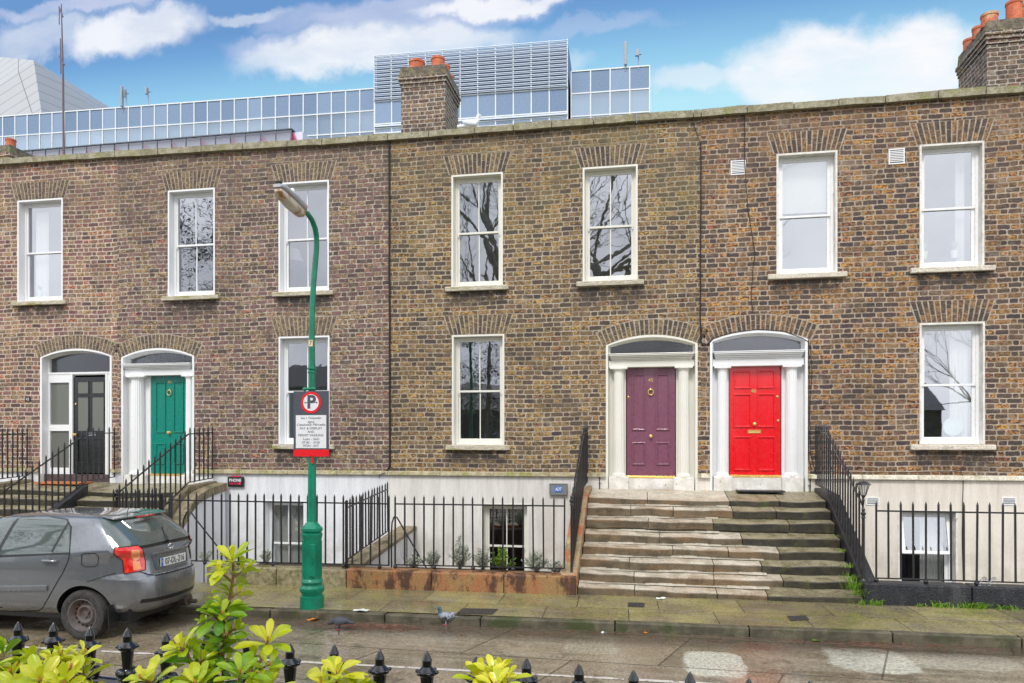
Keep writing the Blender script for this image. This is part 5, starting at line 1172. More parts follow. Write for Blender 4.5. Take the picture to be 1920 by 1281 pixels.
# side windows (near side)
def mir(pts): return [(p[0], YC+.9, p[2]) for p in pts]
wa_ = [side(6, 1040), side(24, 973), side(70, 972), side(113, 977), side(126, 990), side(136, 1035)]
wf_ = [side(2, 1040), side(-34, 1042), side(-130, 1052), side(-60, 985), side(-20, 974), side(19, 973)]
for pts, nm_ in ((wa_, 'side_window'), (wf_, 'side_window')):
    for pp_, dr_ in ((pts, (0, 1, 0)), (mir(pts), (0, -1, 0))):
        cx_ = sum(p[0] for p in pp_)/len(pp_); cz_ = sum(p[2] for p in pp_)/len(pp_)
        big = [(cx_+(p[0]-cx_)*1.035, p[1], cz_+(p[2]-cz_)*1.09) for p in pp_]
        fr_ = decal('window_surround', big, dr_, CARB, body, .003); o = decal(nm_, pp_, dr_, CARG, CAR, .006); par(fr_, o)
def ribbon(name, pts, wd, direction, mat, parent, off=.0035, closed=False):
    P3 = [Vector(p) for p in pts]; L_ = []; R_ = []; d = Vector(direction).normalized(); n = len(P3)
    for i in range(n):
        a_ = P3[(i-1) % n] if (closed or i) else P3[i]; b2 = P3[(i+1) % n] if (closed or i < n-1) else P3[i]; tg = (b2-a_).normalized(); s2 = tg.cross(d).normalized()
        for sgn_, arr in ((-1, L_), (1, R_)):
            q = P3[i]+s2*wd/2*sgn_; loc, nrm, idx, dist = bvh.ray_cast(q-d*3, d)
            if loc is None: loc, nrm, idx, dist = bvh.find_nearest(q)
            if nrm.dot(d) > 0: nrm = -nrm
            arr.append(loc+nrm*off)
    mb = MB(); m2 = n if closed else n-1
    mb.add(L_+R_, [(i, (i+1) % n, n+(i+1) % n, n+i) for i in range(m2)]); return mb.build(name, mat, parent)
def dense(pts, st=.05):
    out = []
    for a_, b2 in zip(pts, pts[1:]):
        a_, b2 = Vector(a_), Vector(b2); n = max(1, int((b2-a_).length/st)); out += [a_.lerp(b2, k/n) for k in range(n)]
    return out+[Vector(pts[-1])]
SEAM = plain('panel_gap', c(16,16,17), .6)
ds = [side(137, 1036), side(134, 1052), side(126, 1072), side(112, 1096), side(98, 1120), side(86, 1138), side(74, 1145), side(40, 1146), side(-60, 1148)]
ribbon('door_seam', dense(ds), .012, (0, 1, 0), SEAM, CAR)
ribbon('door_seam', dense([side(3, 1038), side(2, 1146)]), .012, (0, 1, 0), SEAM, CAR); ribbon('pillar_trim', dense([side(3, 1038), side(21, 974)]), .05, (0, 1, 0), CARB, CAR, .0065)
ribbon('door_seam', dense([(p[0], YC+.9, p[2]) for p in ds]), .010, (0, -1, 0), SEAM, CAR)
ribbon('quarter_window_bar', dense([side(104, 1034), side(119, 982)]), .028, (0, 1, 0), CARB, CAR, .009)
ff = [side(158+14*0, 1040), side(163, 1037), side(182, 1037), side(186, 1041), side(185, 1058), side(180, 1062), side(164, 1062), side(158, 1057)]
ribbon('fuel_flap', dense(ff+[ff[0]], .03), .009, (0, 1, 0), SEAM, CAR)
a_ = side(-90, 1102); b2 = side(98, 1100)
rub = MB()
def onside(p, off): loc, nrm, i_, d_ = bvh.ray_cast(Vector((p[0], YC-3, p[2])), Vector((0, 1, 0))); return loc+Vector((0, -off, 0))
strip = [onside((a_[0]+(b2[0]-a_[0])*k/20, 0, a_[2]+(b2[2]-a_[2])*k/20), .0) for k in range(21)]
for p, q in zip(strip, strip[1:]):
    rub.prism([(p.x, p.y-.022, p.z-.03), (p.x, p.y-.022, p.z+.025), (p.x, p.y+.01, p.z+.04), (p.x, p.y+.01, p.z-.04)], (q.x-p.x, q.y-p.y, 0))
rub.build('side_moulding', CARP, CAR)
hq = onside(side(103, 1050), 0); T2 = MB().tube([(hq.x-.10, hq.y-.02, hq.z+.002), (hq.x-.08, hq.y-.04, hq.z+.004), (hq.x+.08, hq.y-.04, hq.z), (hq.x+.10, hq.y-.02, hq.z)], [.014, .018, .018, .014], 10).build('door_handle', CARP, CAR, smooth=True)
MB().ell((hq.x, hq.y+.004, hq.z-.006), (.055, .012, .032)).build('handle_recess', CARB, T2, smooth=True)
# bumper line and tailgate
lim = [side(168, 1090), side(195, 1081), side(212, 1076)]
ribbon('bumper_seam', dense(lim, .03), .009, (0, 1, 0), SEAM, CAR)
def rear(v_, h_): return (XRr+.8, YC+v_, ZR+h_)
dR = (-1, 0, 0)
gl_ = [rear(-.64, 1.165), rear(.64, 1.165), rear(.57, 1.46), rear(.50, 1.495), rear(-.50, 1.495), rear(-.57, 1.46)]
rs_ = decal('window_surround', [rear(-.66, 1.135), rear(.66, 1.135), rear(.58, 1.48), rear(.53, 1.515), rear(-.53, 1.515), rear(-.58, 1.48)], dR, CARB, CAR, .004, .04)
decal('rear_window', gl_, dR, CARG, CAR, .008, .04)
def hitpx(px, py):
    loc, nrm, i_, d_ = bvh.ray_cast(C0, ray(px, py).normalized()); return loc if loc else C0+ray(px, py)*(9.0/1380)
pts_ = [hitpx(a_, b_) for a_, b_ in ((184, 969), (200, 963), (240, 957), (252, 990), (258, 1024), (211, 1029), (203, 1012))]
cg = decal('corner_glass', pts_, ray(215, 1000), CARG, CAR, .0065, .03)
o2 = cg.copy(); o2.data = cg.data.copy(); COL.objects.link(o2); o2.data.transform(Matrix.Translation((0, 2*YC, 0)) @ Matrix.Diagonal((1, -1, 1, 1))); par(o2, CAR)
MB().box((XRr-.50, YC-.16, ZR+1.495), (XRr-.46, YC+.16, ZR+1.512)).build('high_brake_lamp', TLR, CAR)
MB().prism([cw(.535, -.54, 1.498), cw(.545, -.54, 1.512), cw(.72, -.54, 1.540), cw(.64, -.54, 1.515)], (0, 1.08, 0)).build('roof_spoiler', CARP, CAR, bevel=.006)
# tail lamps wrap round the corner
for s_c in (-1, 1):
    d = Vector((-.72, -s_c*.70, 0)).normalized(); base_ = Vector((XRr+.35, YC+s_c*1.05, 0))
    sdv = Vector((0, 0, 1)).cross(d).normalized()*(-s_c)     # towards the car's tail centre
    cc0 = Vector((XRr-.10, YC+s_c*.74, 0))
    def tl(a_, h_): q = cc0+sdv*a_; return (q.x, q.y, ZR+h_)
    sg = 1 if (tl(.1, 0)[0] > cc0.x) else -1
    pts = [tl(-.175*sg, 1.165), tl(.08*sg, 1.175), tl(.13*sg, 1.13), tl(.165*sg, .98), tl(.165*sg, .86), tl(-.07*sg, .83), tl(-.085*sg, 1.0), tl(-.185*sg, 1.10)]
    tlm = decal('tail_light', pts, d, TLR, CAR, .012, .03)
    decal('indicator_lens', [tl(.0, 1.13), tl(.09*sg, 1.12), tl(.11*sg, 1.02), tl(.05*sg, .98), tl(-.0*sg, 1.04)], d, TLA, tlm, .016, .02)
    decal('reverse_lens', [tl(.02*sg, .99), tl(.10*sg, .97), tl(.12*sg, .88), tl(.03*sg, .87)], d, TLA, tlm, .016, .02)
    ribbon('lamp_gasket', dense(pts+[pts[0]], .02), .012, d, SEAM, tlm, .013)
tg = [rear(-.60, 1.15), rear(-.585, 1.0), rear(-.57, .87), rear(-.46, .80), rear(-.40, .775), rear(0, .77), rear(.40, .775), rear(.46, .80), rear(.57, .87), rear(.585, 1.0), rear(.60, 1.15)]
ribbon('tailgate_seam', dense(tg, .04), .012, dR, SEAM, CAR)
def onrear(v_, h_, off=0): loc, nrm, i_, d_ = bvh.ray_cast(Vector((XRr+3, YC+v_, ZR+h_)), Vector((-1, 0, 0))); return loc+Vector((off, 0, 0))
# number plate recess and plate
a_, b2 = onrear(-.30, .98, .006), onrear(.30, .98, .006)
ribbon('plate_recess_line', dense([rear(-.36, 1.045), rear(.36, 1.05), rear(.33, .855), rear(-.33, .85), rear(-.36, 1.045)], .05), .022, dR, CARP, CAR, .006)
MB().tube([onrear(-.37, 1.04, .01), onrear(0, 1.05, .024), onrear(.37, 1.04, .01)], .018, 8).build('tailgate_grip', CARP, CAR, smooth=True)
pm_ = onrear(0, .92, .012); PLM = plain('plate_white', c(226,226,220), .35)
pl = MB().box((pm_.x, YC-.26, ZR+.865), (pm_.x+.01, YC+.26, ZR+.975)).build('number_plate', PLM, CAR, bevel=.002)
MB().box((pm_.x+.0095, YC-.26, ZR+.866), (pm_.x+.0115, YC-.215, ZR+.974)).build('blue_band', BLUE, pl)
RYZ = Matrix(((0, 0, 1, 0), (1, 0, 0, 0), (0, 1, 0, 0), (0, 0, 0, 1)))
text('lettering', '07-DL-216', (pm_.x+.0115, YC+.025, ZR+.918), .115, BLACKM, pl, width=.40, rot=RYZ, bold=.001)
MB().tube([(pm_.x+.0125, YC-.238+.012*math.cos(k*math.pi/6), ZR+.93+.012*math.sin(k*math.pi/6)) for k in range(13)], .002, 4, cap=False).build('star_ring', plain('yellow_stars', c(240,210,60), .5), pl)
em = onrear(0, 1.095, .012); CHR = plain('chrome', c(210,212,216), .12, metal=1)
def ellp(w_, h_, dz, r_=.0045): return [(em.x+.004, YC+w_*math.cos(k*math.pi/12), ZR+1.095+dz+h_*math.sin(k*math.pi/12)) for k in range(25)]
mb = MB().tube(ellp(.055, .038, 0), .0055, 6, cap=False).tube(ellp(.036, .013, .018), .004, 5, cap=False).tube(ellp(.015, .034, .002), .004, 5, cap=False); mb.build('emblem', CHR, CAR, smooth=True)
for v_, s2 in ((-.46, 'VERSO'), (.42, 'COROLLA')):
    q = onrear(v_, 1.09 if v_ > 0 else 1.05, .006); 
    text('badge', s2, (q.x, q.y, q.z), .035, CHR, CAR, width=.12 if v_ < 0 else .15, rot=RYZ, bold=.001)
# wiper
w0_, w1_ = onrear(-.02, 1.17, .03), onrear(.13, 1.34, .03); MB().tube([w0_, w0_.lerp(w1_, .45)+Vector((.012, 0, 0))], [.022, .012], 8).tube([w0_.lerp(w1_, .4), w1_], .008, 6).build('wiper', CARB, CAR)
# lower bumper insert, exhaust, mud flap
ribbon('bumper_insert', dense([rear(-.55, .47), rear(0, .455), rear(.55, .47)], .06), .05, dR, CARB, CAR, .004)
for s_c in (-1, 1):
    q = cw(.43, s_c*.70, .33); MB().prism([(q[0], q[1]-.09, q[2]+.12), (q[0], q[1]+.09, q[2]+.12), (q[0]+.02, q[1]+.09, q[2]-.18), (q[0]+.02, q[1]-.09, q[2]-.18)], (.012, 0, 0)).build('mud_flap', CARB, CAR)
MB().tube([cw(-.0, .42, .27), cw(.9, .42, .27)], .03, 10).tube([cw(.12, .42, .29), cw(.5, .42, .29)], .09, 14).build('exhaust', mottle('rusty_exhaust', c(90,80,74), c(66,52,44), scale=12), CAR)
MB().tube([cw(.75, -.02, 1.55), cw(.66, -.02, 1.74)], .005, 6).build('aerial', CARB, CAR)
MB().box(cw(.25, -.6, .22), cw(3.9, .6, .40)).build('underbody', CARB, CAR)
def wheel(u_, s_c):
    c0 = Vector(cw(u_, 0, HW)); ax_ = Vector((0, s_c, 0)); y0_ = .60; o_ = c0+ax_*y0_
    W = MB().lathe([(.205, .0), (.28, -.005), (.305, .01), (.315, .04), (.315, .15), (.305, .175), (.28, .188), (.235, .185), (.205, .17), (.20, .1)], o_, 48, axis=ax_, caps=False).build('tyre', RUB, CAR, smooth=True)
    prof = [(.205, .160), (.208, .176), (.198, .178), (.190, .15), (.182, .10), (.170, .085), (.145, .088), (.128, .10), (.112, .128), (.098, .132), (.088, .12), (.078, .092), (.06, .088), (.036, .09), (.034, .112), (.001, .114)]
    rm = MB().lathe(prof, o_, 48, axis=ax_, caps=False).build('rim', RIM, W, smooth=True)
    mb = MB(); a1, b1 = frame_of(ax_)
    for k in range(16):
        an = 2*math.pi*k/16; p_ = o_+a1*math.cos(an)*.162+b1*math.sin(an)*.155+ax_*.085; mb.lathe([(.0135, 0), (.013, .008)], p_, 10, axis=ax_)
    mb.build('vent_hole', SEAM, rm); mb = MB()
    for k in range(5):
        an = 2*math.pi*k/5; p_ = o_+a1*math.cos(an)*.048+b1*math.sin(an)*.048+ax_*.088; mb.lathe([(.011, 0), (.011, .02), (.006, .026)], p_, 6, axis=ax_)
    mb.build('wheel_nut', RIM, rm)
for u_ in (UW, UF):
    for s_c in (-1, 1): wheel(u_, s_c)
# front lamps and bumper (out of the frame)
for s_c in (-1, 1):
    decal('headlight', [(XRr-4.6, YC+s_c*.42, ZR+.70), (XRr-4.6, YC+s_c*.72, ZR+.72), (XRr-4.6, YC+s_c*.70, ZR+.88), (XRr-4.6, YC+s_c*.45, ZR+.82)], (1, 0, 0), PLM, CAR, .01)
decal('windscreen', [(XRr-4.6, YC-.66, ZR+1.15), (XRr-4.6, YC+.66, ZR+1.15), (XRr-4.6, YC+.52, ZR+1.49), (XRr-4.6, YC-.52, ZR+1.49)], (1, 0, 0), CARG, CAR, .008)
# ---------------------------------------------------------------- birds
def bird(name, label, cat, group, base, s, yaw, mats, head_down=False, sitting=False):
    T = thing(name, label, cat, base, group); M = Matrix.Rotation(yaw, 3, 'Z'); B0 = Vector(base)
    def w_(x_, y_, z_): return B0+M @ (Vector((x_, y_, z_))*s)
    lg = .0 if sitting else .075
    if head_down: sp = [(.155, .03, .004), (.14, .045, .014), (.125, .055, .024), (.10, .07, .026), (.07, .085, .036), (.03, .09, .05), (-.02, .09, .055), (-.07, .085, .045), (-.11, .08, .03), (-.15, .072, .02), (-.20, .065, .022)]
    else: sp = [(.125, .185, .003), (.115, .19, .012), (.10, .195, .024), (.085, .185, .024), (.075, .16, .022), (.07, .13, .034), (.05, .10, .048), (.01, .08, .055), (-.04, .07, .048), (-.09, .06, .032), (-.14, .052, .022), (-.20, .045, .024)]
    mb = MB(); pts = [w_(a_, 0, b2-.045+lg) for a_, b2, r_ in sp]; mb.tube(pts, [r_*s for *_, r_ in sp], 12)
    if not sitting:
        for yy in (-.018, .018): mb.tube([w_(.0, yy, lg-.02), w_(.005, yy, .01)], .009*s, 6)
    bd = mb.build('body', mats[0], T, smooth=True)
    hd_ = MB(); k = 3 if head_down else 4; hd_.tube([pts[i]+Vector((0, 0, 0)) for i in range(1, k+2)], [sp[i][2]*s*1.05 for i in range(1, k+2)], 12); hd_.build('neck_feathers', mats[1], T, smooth=True)
    for yy in (-1, 1):
        mb = MB(); mb.ell(w_(-.035, yy*.043, .04+lg-.002), (.095*s, .016*s, .036*s), rot=M @ Matrix.Rotation(R(12), 3, 'Y')); mb.build('wing', mats[2], T, smooth=True)
        if not sitting:
            mb = MB(); 
            for f in (-.5, 0, .5, 3.14): mb.tube([w_(.005, yy*.018, .006), w_(.005+.03*math.cos(f), yy*.018+.03*math.sin(f), .004)], .004*s, 5)
            mb.tube([w_(.0, yy*.018, lg-.012), w_(.005, yy*.018, .004)], .0055*s, 6); mb.build('foot', mats[3], T)
    hp_ = pts[2]
    MB().ell(hp_+M @ Vector((.005*s, .021*s, .003*s)), (.004*s,)*3, 8, 6).ell(hp_+M @ Vector((.005*s, -.021*s, .003*s)), (.004*s,)*3, 8, 6).build('eye', BLACKM, T)
    MB().tube([hp_+M @ Vector((.02*s, 0, 0)), hp_+M @ Vector((.042*s, 0, -.006*s))], [.006*s, .001*s], 6).build('beak', mats[4], T)
    return T
PG = plain('pigeon_grey', c(150,156,168), .7); PN = plain('pigeon_neck_sheen', c(70,104,110), .35, metal=.3); PW, t = newmat('pigeon_barred_wing'); tc = t.new('ShaderNodeTexCoord').outputs['Object']
t.set(t.b.inputs['Base Color'], t.mix(t.ss(t.noise(tc, 26, 2), .48, .55), c(150,154,164), c(52,54,62))); PFt = plain('pigeon_pink', c(196,74,84), .5); PD = plain('pigeon_dark', c(70,72,82), .7)
def roadpt(px, py):
    d = ray(px, py); z_ = -.14; q = C0+d*((z_-CAMZ)/d.z); z_ = -.115+zg(q.x); q = C0+d*((z_-CAMZ)/d.z); return (q.x, q.y, z_)
bird('pigeon', 'grey pigeon with green neck standing upright by the kerb', 'pigeon', 'pigeons in the gutter', roadpt(836, 1172), 1.05, R(205), [PG, PN, PW, PFt, BLACKM])
bird('pigeon', 'dark pigeon pecking at twigs in the gutter, head down', 'pigeon', 'pigeons in the gutter', roadpt(636, 1181), 1.0, R(185), [PD, PD, PD, PFt, BLACKM], head_down=True)
q = P(884, 231, CAMD+.0); WG = plain('gull_white', c(236,238,242), .6)
bird('gull', 'white gull sitting on the parapet right of the middle chimney', 'gull', None, (q.x, .05, ztop(q.x)+.06), 1.5, R(8), [WG, WG, plain('gull_grey_wing', c(214,220,230), .6), PFt, TLA], sitting=True)
# ---------------------------------------------------------------- litter
def litter(px, py, s, mat, label, nm_, seed):
    b = roadpt(px, py) if py > 1150 else None
    if b is None:
        d = ray(px, py); q = C0+d*((0-CAMZ)/d.z); b = (q.x, q.y, zg(q.x)+.002)
    rnd = random.Random(seed); mb = MB(); n = 9; vs = [(b[0], b[1], b[2]+.02*s)]
    for k in range(n):
        an = 2*math.pi*k/n; r_ = s*.05*rnd.uniform(.6, 1.3); vs.append((b[0]+r_*1.6*math.cos(an), b[1]+r_*math.sin(an), b[2]+rnd.uniform(.002, .03)))
    mb.add(vs+[(v_[0], v_[1], v_[2]-.003) for v_ in vs], [(0, 1+k, 1+(k+1) % n) for k in range(n)]+[(n+1, n+2+(k+1) % n, n+2+k) for k in range(n)]); tag(mb.build(nm_, mat), label, 'litter')
ORL = plain('dead_leaf', c(196,120,50), .7); WHP = plain('wet_paper', c(214,216,210), .8)
litter(588, 1163, 1.1, ORL, 'curled orange leaf in the gutter below the street lamp', 'fallen_leaf', 1)
litter(676, 1142, 1.4, WHP, 'scrap of white tissue on the kerb edge right of the lamp', 'paper_scrap', 2)
litter(1211, 1188, .5, ORL, 'small orange scrap in the gutter before the steps', 'litter_scrap', 3)
litter(1133, 1188, .5, WHP, 'small white scrap in the gutter left of the orange one', 'litter_scrap', 4)
litter(1240, 1123, .8, WHP, 'white scrap on the pavement at the foot of the steps', 'litter_scrap', 5)
litter(1529, 1203, .7, GLF, 'pale green leaf in the gutter below the red-door steps', 'fallen_leaf', 6)
rnd = random.Random(9); mb = MB()
for k in range(300):
    px = rnd.choice([rnd.gauss(690, 45), rnd.gauss(700, 50), rnd.uniform(420, 1900), rnd.gauss(1640, 70)]); b = roadpt(px, 1163+(px-560)*.036+abs(rnd.gauss(0, 6))+3)
    an = rnd.uniform(-.6, .6) if rnd.random() < .8 else rnd.uniform(0, 3.1); L = rnd.uniform(.02, .16); d = Vector((math.cos(an), math.sin(an), 0))*L
    p = Vector(b)+Vector((0, 0, .004)); mb.tube([p, p+d*.5+Vector((0, 0, .006)), p+d], .0028, 4, cap=False)
o = mb.build('leaf_litter', mottle('red_brown_twigs', c(128,84,66), c(92,66,52), scale=9)); o['kind'] = 'stuff'; tag(o, 'red-brown twigs and stalks washed along the gutter', 'litter')
# ---------------------------------------------------------------- foreground railing
A0 = PC(34, 1163, 1380*.56/338); A1 = PC(1188, 1252, 1380*.56/427); zt_ = 1.80
T = thing('park_railing', 'glossy black cast iron railing with bulbous finials in the foreground', 'railing', (A0.x, A0.y, .5))
dirv = (A1-A0); dirv.z = 0; n_ = 14; stp = dirv/n_
fin = MB(); fx_ = [(.0105, -.50), (.0105, -.16), (.024, -.155), (.027, -.148), (.022, -.143), (.018, -.128), (.0135, -.122), (.0155, -.095), (.0185, -.068), (.0255, -.062), (.026, -.055), (.016, -.045), (.0125, -.042), (.0125, -.028), (.0135, -.025), (.007, -.010), (.0008, 0)]
fin.lathe(fx_, (0, 0, 0), 16)
for k in range(6):
    an = 2*math.pi*k/6+.3; fin.ell((.020*math.cos(an), .020*math.sin(an), -.134), (.013, .013, .014), 10, 7); fin.ell((.027*math.cos(an), .027*math.sin(an), -.056), (.006, .006, .005), 8, 5)
fm = fin.build('finial', IRONG, T, smooth=True).data
fo = [o for o in T.children][0]
shm = MB().tube([(0, 0, -1.3), (0, 0, -.49)], .0105, 4, sq=True).build('bar', IRONG, T)
first = True
for k in range(-5, 26):
    p = Vector((A0.x, A0.y, zt_))+stp*k
    if first: f_, b_o = fo, shm; first = False
    else:
        b_o = shm.copy(); COL.objects.link(b_o); par(b_o, T); f_ = fo.copy(); COL.objects.link(f_); par(f_, T)
    rz = (k*37 % 11)*.1; jz = ((k*53) % 7-3)*.0015
    f_.location = p+Vector((0, 0, jz)); f_.rotation_euler = (0, 0, rz); b_o.location = p
r0_ = Vector((A0.x, A0.y, zt_-.165))+stp*(-5.5); r1_ = Vector((A0.x, A0.y, zt_-.165))+stp*25.5
MB().tube([r0_, r0_.lerp(r1_, .5), r1_], .017, 10).build('top_rail', IRONG, T, smooth=True)
MB().tube([r0_-Vector((0, 0, 1.0)), r1_-Vector((0, 0, 1.0))], .016, 8).build('bottom_rail', IRONG, T, smooth=True)
T2 = thing('plinth_wall', 'granite plinth below the foreground park railing', 'low wall', (A0.x, A0.y, 0)); dn = dirv.normalized(); nn = Vector((-dn.y, dn.x, 0))
pA, pB = r0_.copy(), r1_.copy(); pA.z = pB.z = -.2
MB().prism([pA-nn*.15, pB-nn*.15, pB+nn*.15, pA+nn*.15], (0, 0, .7)).build('stone', GRAN, T2, bevel=.02)
# ---------------------------------------------------------------- foreground bushes
LM, t = newmat('bush_leaf'); at = t.new('ShaderNodeAttribute'); at.attribute_name = 'rnd'; tc = t.new('ShaderNodeTexCoord').outputs['Object']
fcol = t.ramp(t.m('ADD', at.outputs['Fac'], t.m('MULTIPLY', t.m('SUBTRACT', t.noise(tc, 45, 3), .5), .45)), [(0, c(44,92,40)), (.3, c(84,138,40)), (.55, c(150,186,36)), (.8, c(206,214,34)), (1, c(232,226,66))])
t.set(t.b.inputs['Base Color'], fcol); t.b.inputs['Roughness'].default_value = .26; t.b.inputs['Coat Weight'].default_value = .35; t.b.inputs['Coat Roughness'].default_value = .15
tr = t.new('ShaderNodeBsdfTranslucent'); t.set(tr.inputs[0], fcol); mx = t.new('ShaderNodeMixShader'); mx.inputs[0].default_value = .3
t.l.new(t.b.outputs[0], mx.inputs[1]); t.l.new(tr.outputs[0], mx.inputs[2]); t.l.new(mx.outputs[0], t.o.inputs[0])
STM = mottle('bush_stem', c(150,106,72), c(120,84,56), scale=30, rough=.6); BUDM = plain('leaf_bud_red', c(190,120,60), .5)
def leaf(mb, base, d, nrm, L, W, col, curl=.25):
    d = d.normalized(); s2 = d.cross(nrm).normalized(); n_u = s2.cross(d).normalized(); m_ = 7; vs = []
    for i in range(m_+1):
        f = i/m_; wv = W*.5*max(.05, 1.25*(f**.85)*math.sqrt(max(0, 1-f**4.5))) if i < m_ else W*.10
        ce = base+d*(L*f)+n_u*(L*(-curl*f*f+.10*f))
        vs += [ce+s2*wv+n_u*wv*.30, ce+s2*wv*.5+n_u*wv*.07, ce, ce-s2*wv*.5+n_u*wv*.07, ce-s2*wv+n_u*wv*.30]
    mb.add(vs, [(i*5+j, i*5+j+1, (i+1)*5+j+1, (i+1)*5+j) for i in range(m_) for j in range(4)], col=col)
def rosette(mb, bud, p, ax, n, L, bright, rnd):
    ax = ax.normalized(); a1, b1 = frame_of(ax); ph = rnd.uniform(0, 6)
    for k in range(n):
        an = ph+k*2.4; el = R(8+62*(k/n)+rnd.uniform(-10, 10)); rad = a1*math.cos(an)+b1*math.sin(an); d = rad*math.cos(el)+ax*math.sin(el)
        ll = L*(1.0-.5*k/n)*rnd.uniform(.8, 1.15); br = bright+.28*(k/n)+rnd.uniform(-.18, .12)
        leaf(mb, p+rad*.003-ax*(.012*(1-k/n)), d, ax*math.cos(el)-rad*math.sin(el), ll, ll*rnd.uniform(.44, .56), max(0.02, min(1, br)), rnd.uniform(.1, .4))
    bud.ell(p+ax*.004, (.002, .002, .0045), 8, 5)
def bush(label, stems, seed, floor, n_inner=10):
    rnd = random.Random(seed); pts0 = stems[0][0]; T = thing('shrub', label, 'shrub', (PC(*stems[0][0][0]).x, PC(*stems[0][0][0]).y, floor), 'yellow-green shrubs in front of the park railing')
    st = MB(); lf = MB(); bud = MB()
    for path, L, br, nr in stems:
        pp_ = [PC(*q) for q in path]; root = pp_[0].copy(); root.z = floor; root += Vector((rnd.uniform(-.05, .05), 0, 0)); allp = [root]+pp_
        st.tube(allp, [.0055]+[.0042-.0024*i/len(pp_) for i in range(len(pp_))], 7)
        tot = len(pp_)-1
        for i in range(tot):
            a_, b2 = pp_[i], pp_[i+1]; n = max(1, int((b2-a_).length/.0135*nr)); ax = (b2-a_).normalized()
            for k in range(n):
                p = a_.lerp(b2, (k+rnd.random()*.6)/n); an = rnd.uniform(0, 6.28); f1, f2 = frame_of(ax); rad = f1*math.cos(an)+f2*math.sin(an)
                if rnd.random() < .33: # side twig with its own small rosette
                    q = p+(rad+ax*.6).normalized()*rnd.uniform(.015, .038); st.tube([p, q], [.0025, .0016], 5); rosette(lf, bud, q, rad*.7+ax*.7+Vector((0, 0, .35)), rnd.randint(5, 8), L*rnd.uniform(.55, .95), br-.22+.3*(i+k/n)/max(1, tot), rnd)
                else:
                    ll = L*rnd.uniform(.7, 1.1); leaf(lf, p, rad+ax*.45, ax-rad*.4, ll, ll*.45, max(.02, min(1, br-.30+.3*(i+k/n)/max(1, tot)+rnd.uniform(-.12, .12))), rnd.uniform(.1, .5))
        rosette(lf, bud, pp_[-1], (pp_[-1]-pp_[-2])+Vector((0, -.015, .02)), 11, L*1.05, br, rnd)
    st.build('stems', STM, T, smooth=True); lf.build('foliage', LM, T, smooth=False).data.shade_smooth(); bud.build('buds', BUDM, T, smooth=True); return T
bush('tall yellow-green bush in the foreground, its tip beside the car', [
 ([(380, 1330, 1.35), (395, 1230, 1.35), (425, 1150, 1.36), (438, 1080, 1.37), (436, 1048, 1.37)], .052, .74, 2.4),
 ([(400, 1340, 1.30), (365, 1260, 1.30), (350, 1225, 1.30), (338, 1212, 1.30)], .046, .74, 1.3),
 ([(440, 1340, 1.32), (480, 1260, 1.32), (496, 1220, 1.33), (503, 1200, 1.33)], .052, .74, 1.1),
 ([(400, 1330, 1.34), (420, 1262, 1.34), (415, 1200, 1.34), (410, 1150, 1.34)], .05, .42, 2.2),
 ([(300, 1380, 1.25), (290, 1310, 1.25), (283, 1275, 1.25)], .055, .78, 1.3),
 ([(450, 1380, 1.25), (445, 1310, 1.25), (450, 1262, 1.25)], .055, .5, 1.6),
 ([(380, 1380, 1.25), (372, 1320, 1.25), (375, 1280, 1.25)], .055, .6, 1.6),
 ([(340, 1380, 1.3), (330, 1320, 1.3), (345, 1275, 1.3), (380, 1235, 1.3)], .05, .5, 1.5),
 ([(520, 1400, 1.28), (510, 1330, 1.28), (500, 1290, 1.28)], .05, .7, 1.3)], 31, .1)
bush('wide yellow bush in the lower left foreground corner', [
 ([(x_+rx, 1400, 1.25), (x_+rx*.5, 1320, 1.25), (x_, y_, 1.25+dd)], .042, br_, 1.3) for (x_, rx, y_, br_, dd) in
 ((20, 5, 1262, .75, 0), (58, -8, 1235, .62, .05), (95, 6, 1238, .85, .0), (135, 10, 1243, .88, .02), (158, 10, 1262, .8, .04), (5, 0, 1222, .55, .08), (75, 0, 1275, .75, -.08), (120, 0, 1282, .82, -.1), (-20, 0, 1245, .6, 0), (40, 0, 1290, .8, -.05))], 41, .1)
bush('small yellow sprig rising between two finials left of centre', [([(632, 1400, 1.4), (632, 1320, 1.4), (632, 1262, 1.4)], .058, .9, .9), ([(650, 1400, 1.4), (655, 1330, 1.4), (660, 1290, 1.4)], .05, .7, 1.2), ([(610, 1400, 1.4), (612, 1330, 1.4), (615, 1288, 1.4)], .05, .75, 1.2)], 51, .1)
bush('small dense yellow sprig below the basement window', [([(925, 1400, 1.45), (925, 1320, 1.45), (925, 1262, 1.45)], .056, .92, .9), ([(950, 1400, 1.45), (952, 1330, 1.45), (950, 1268, 1.45)], .05, .8, 1.2), ([(900, 1400, 1.45), (898, 1330, 1.45), (900, 1272, 1.45)], .052, .84, 1.2), ([(930, 1400, 1.4), (930, 1330, 1.4), (930, 1285, 1.4)], .05, .8, 1.4)], 61, .1)
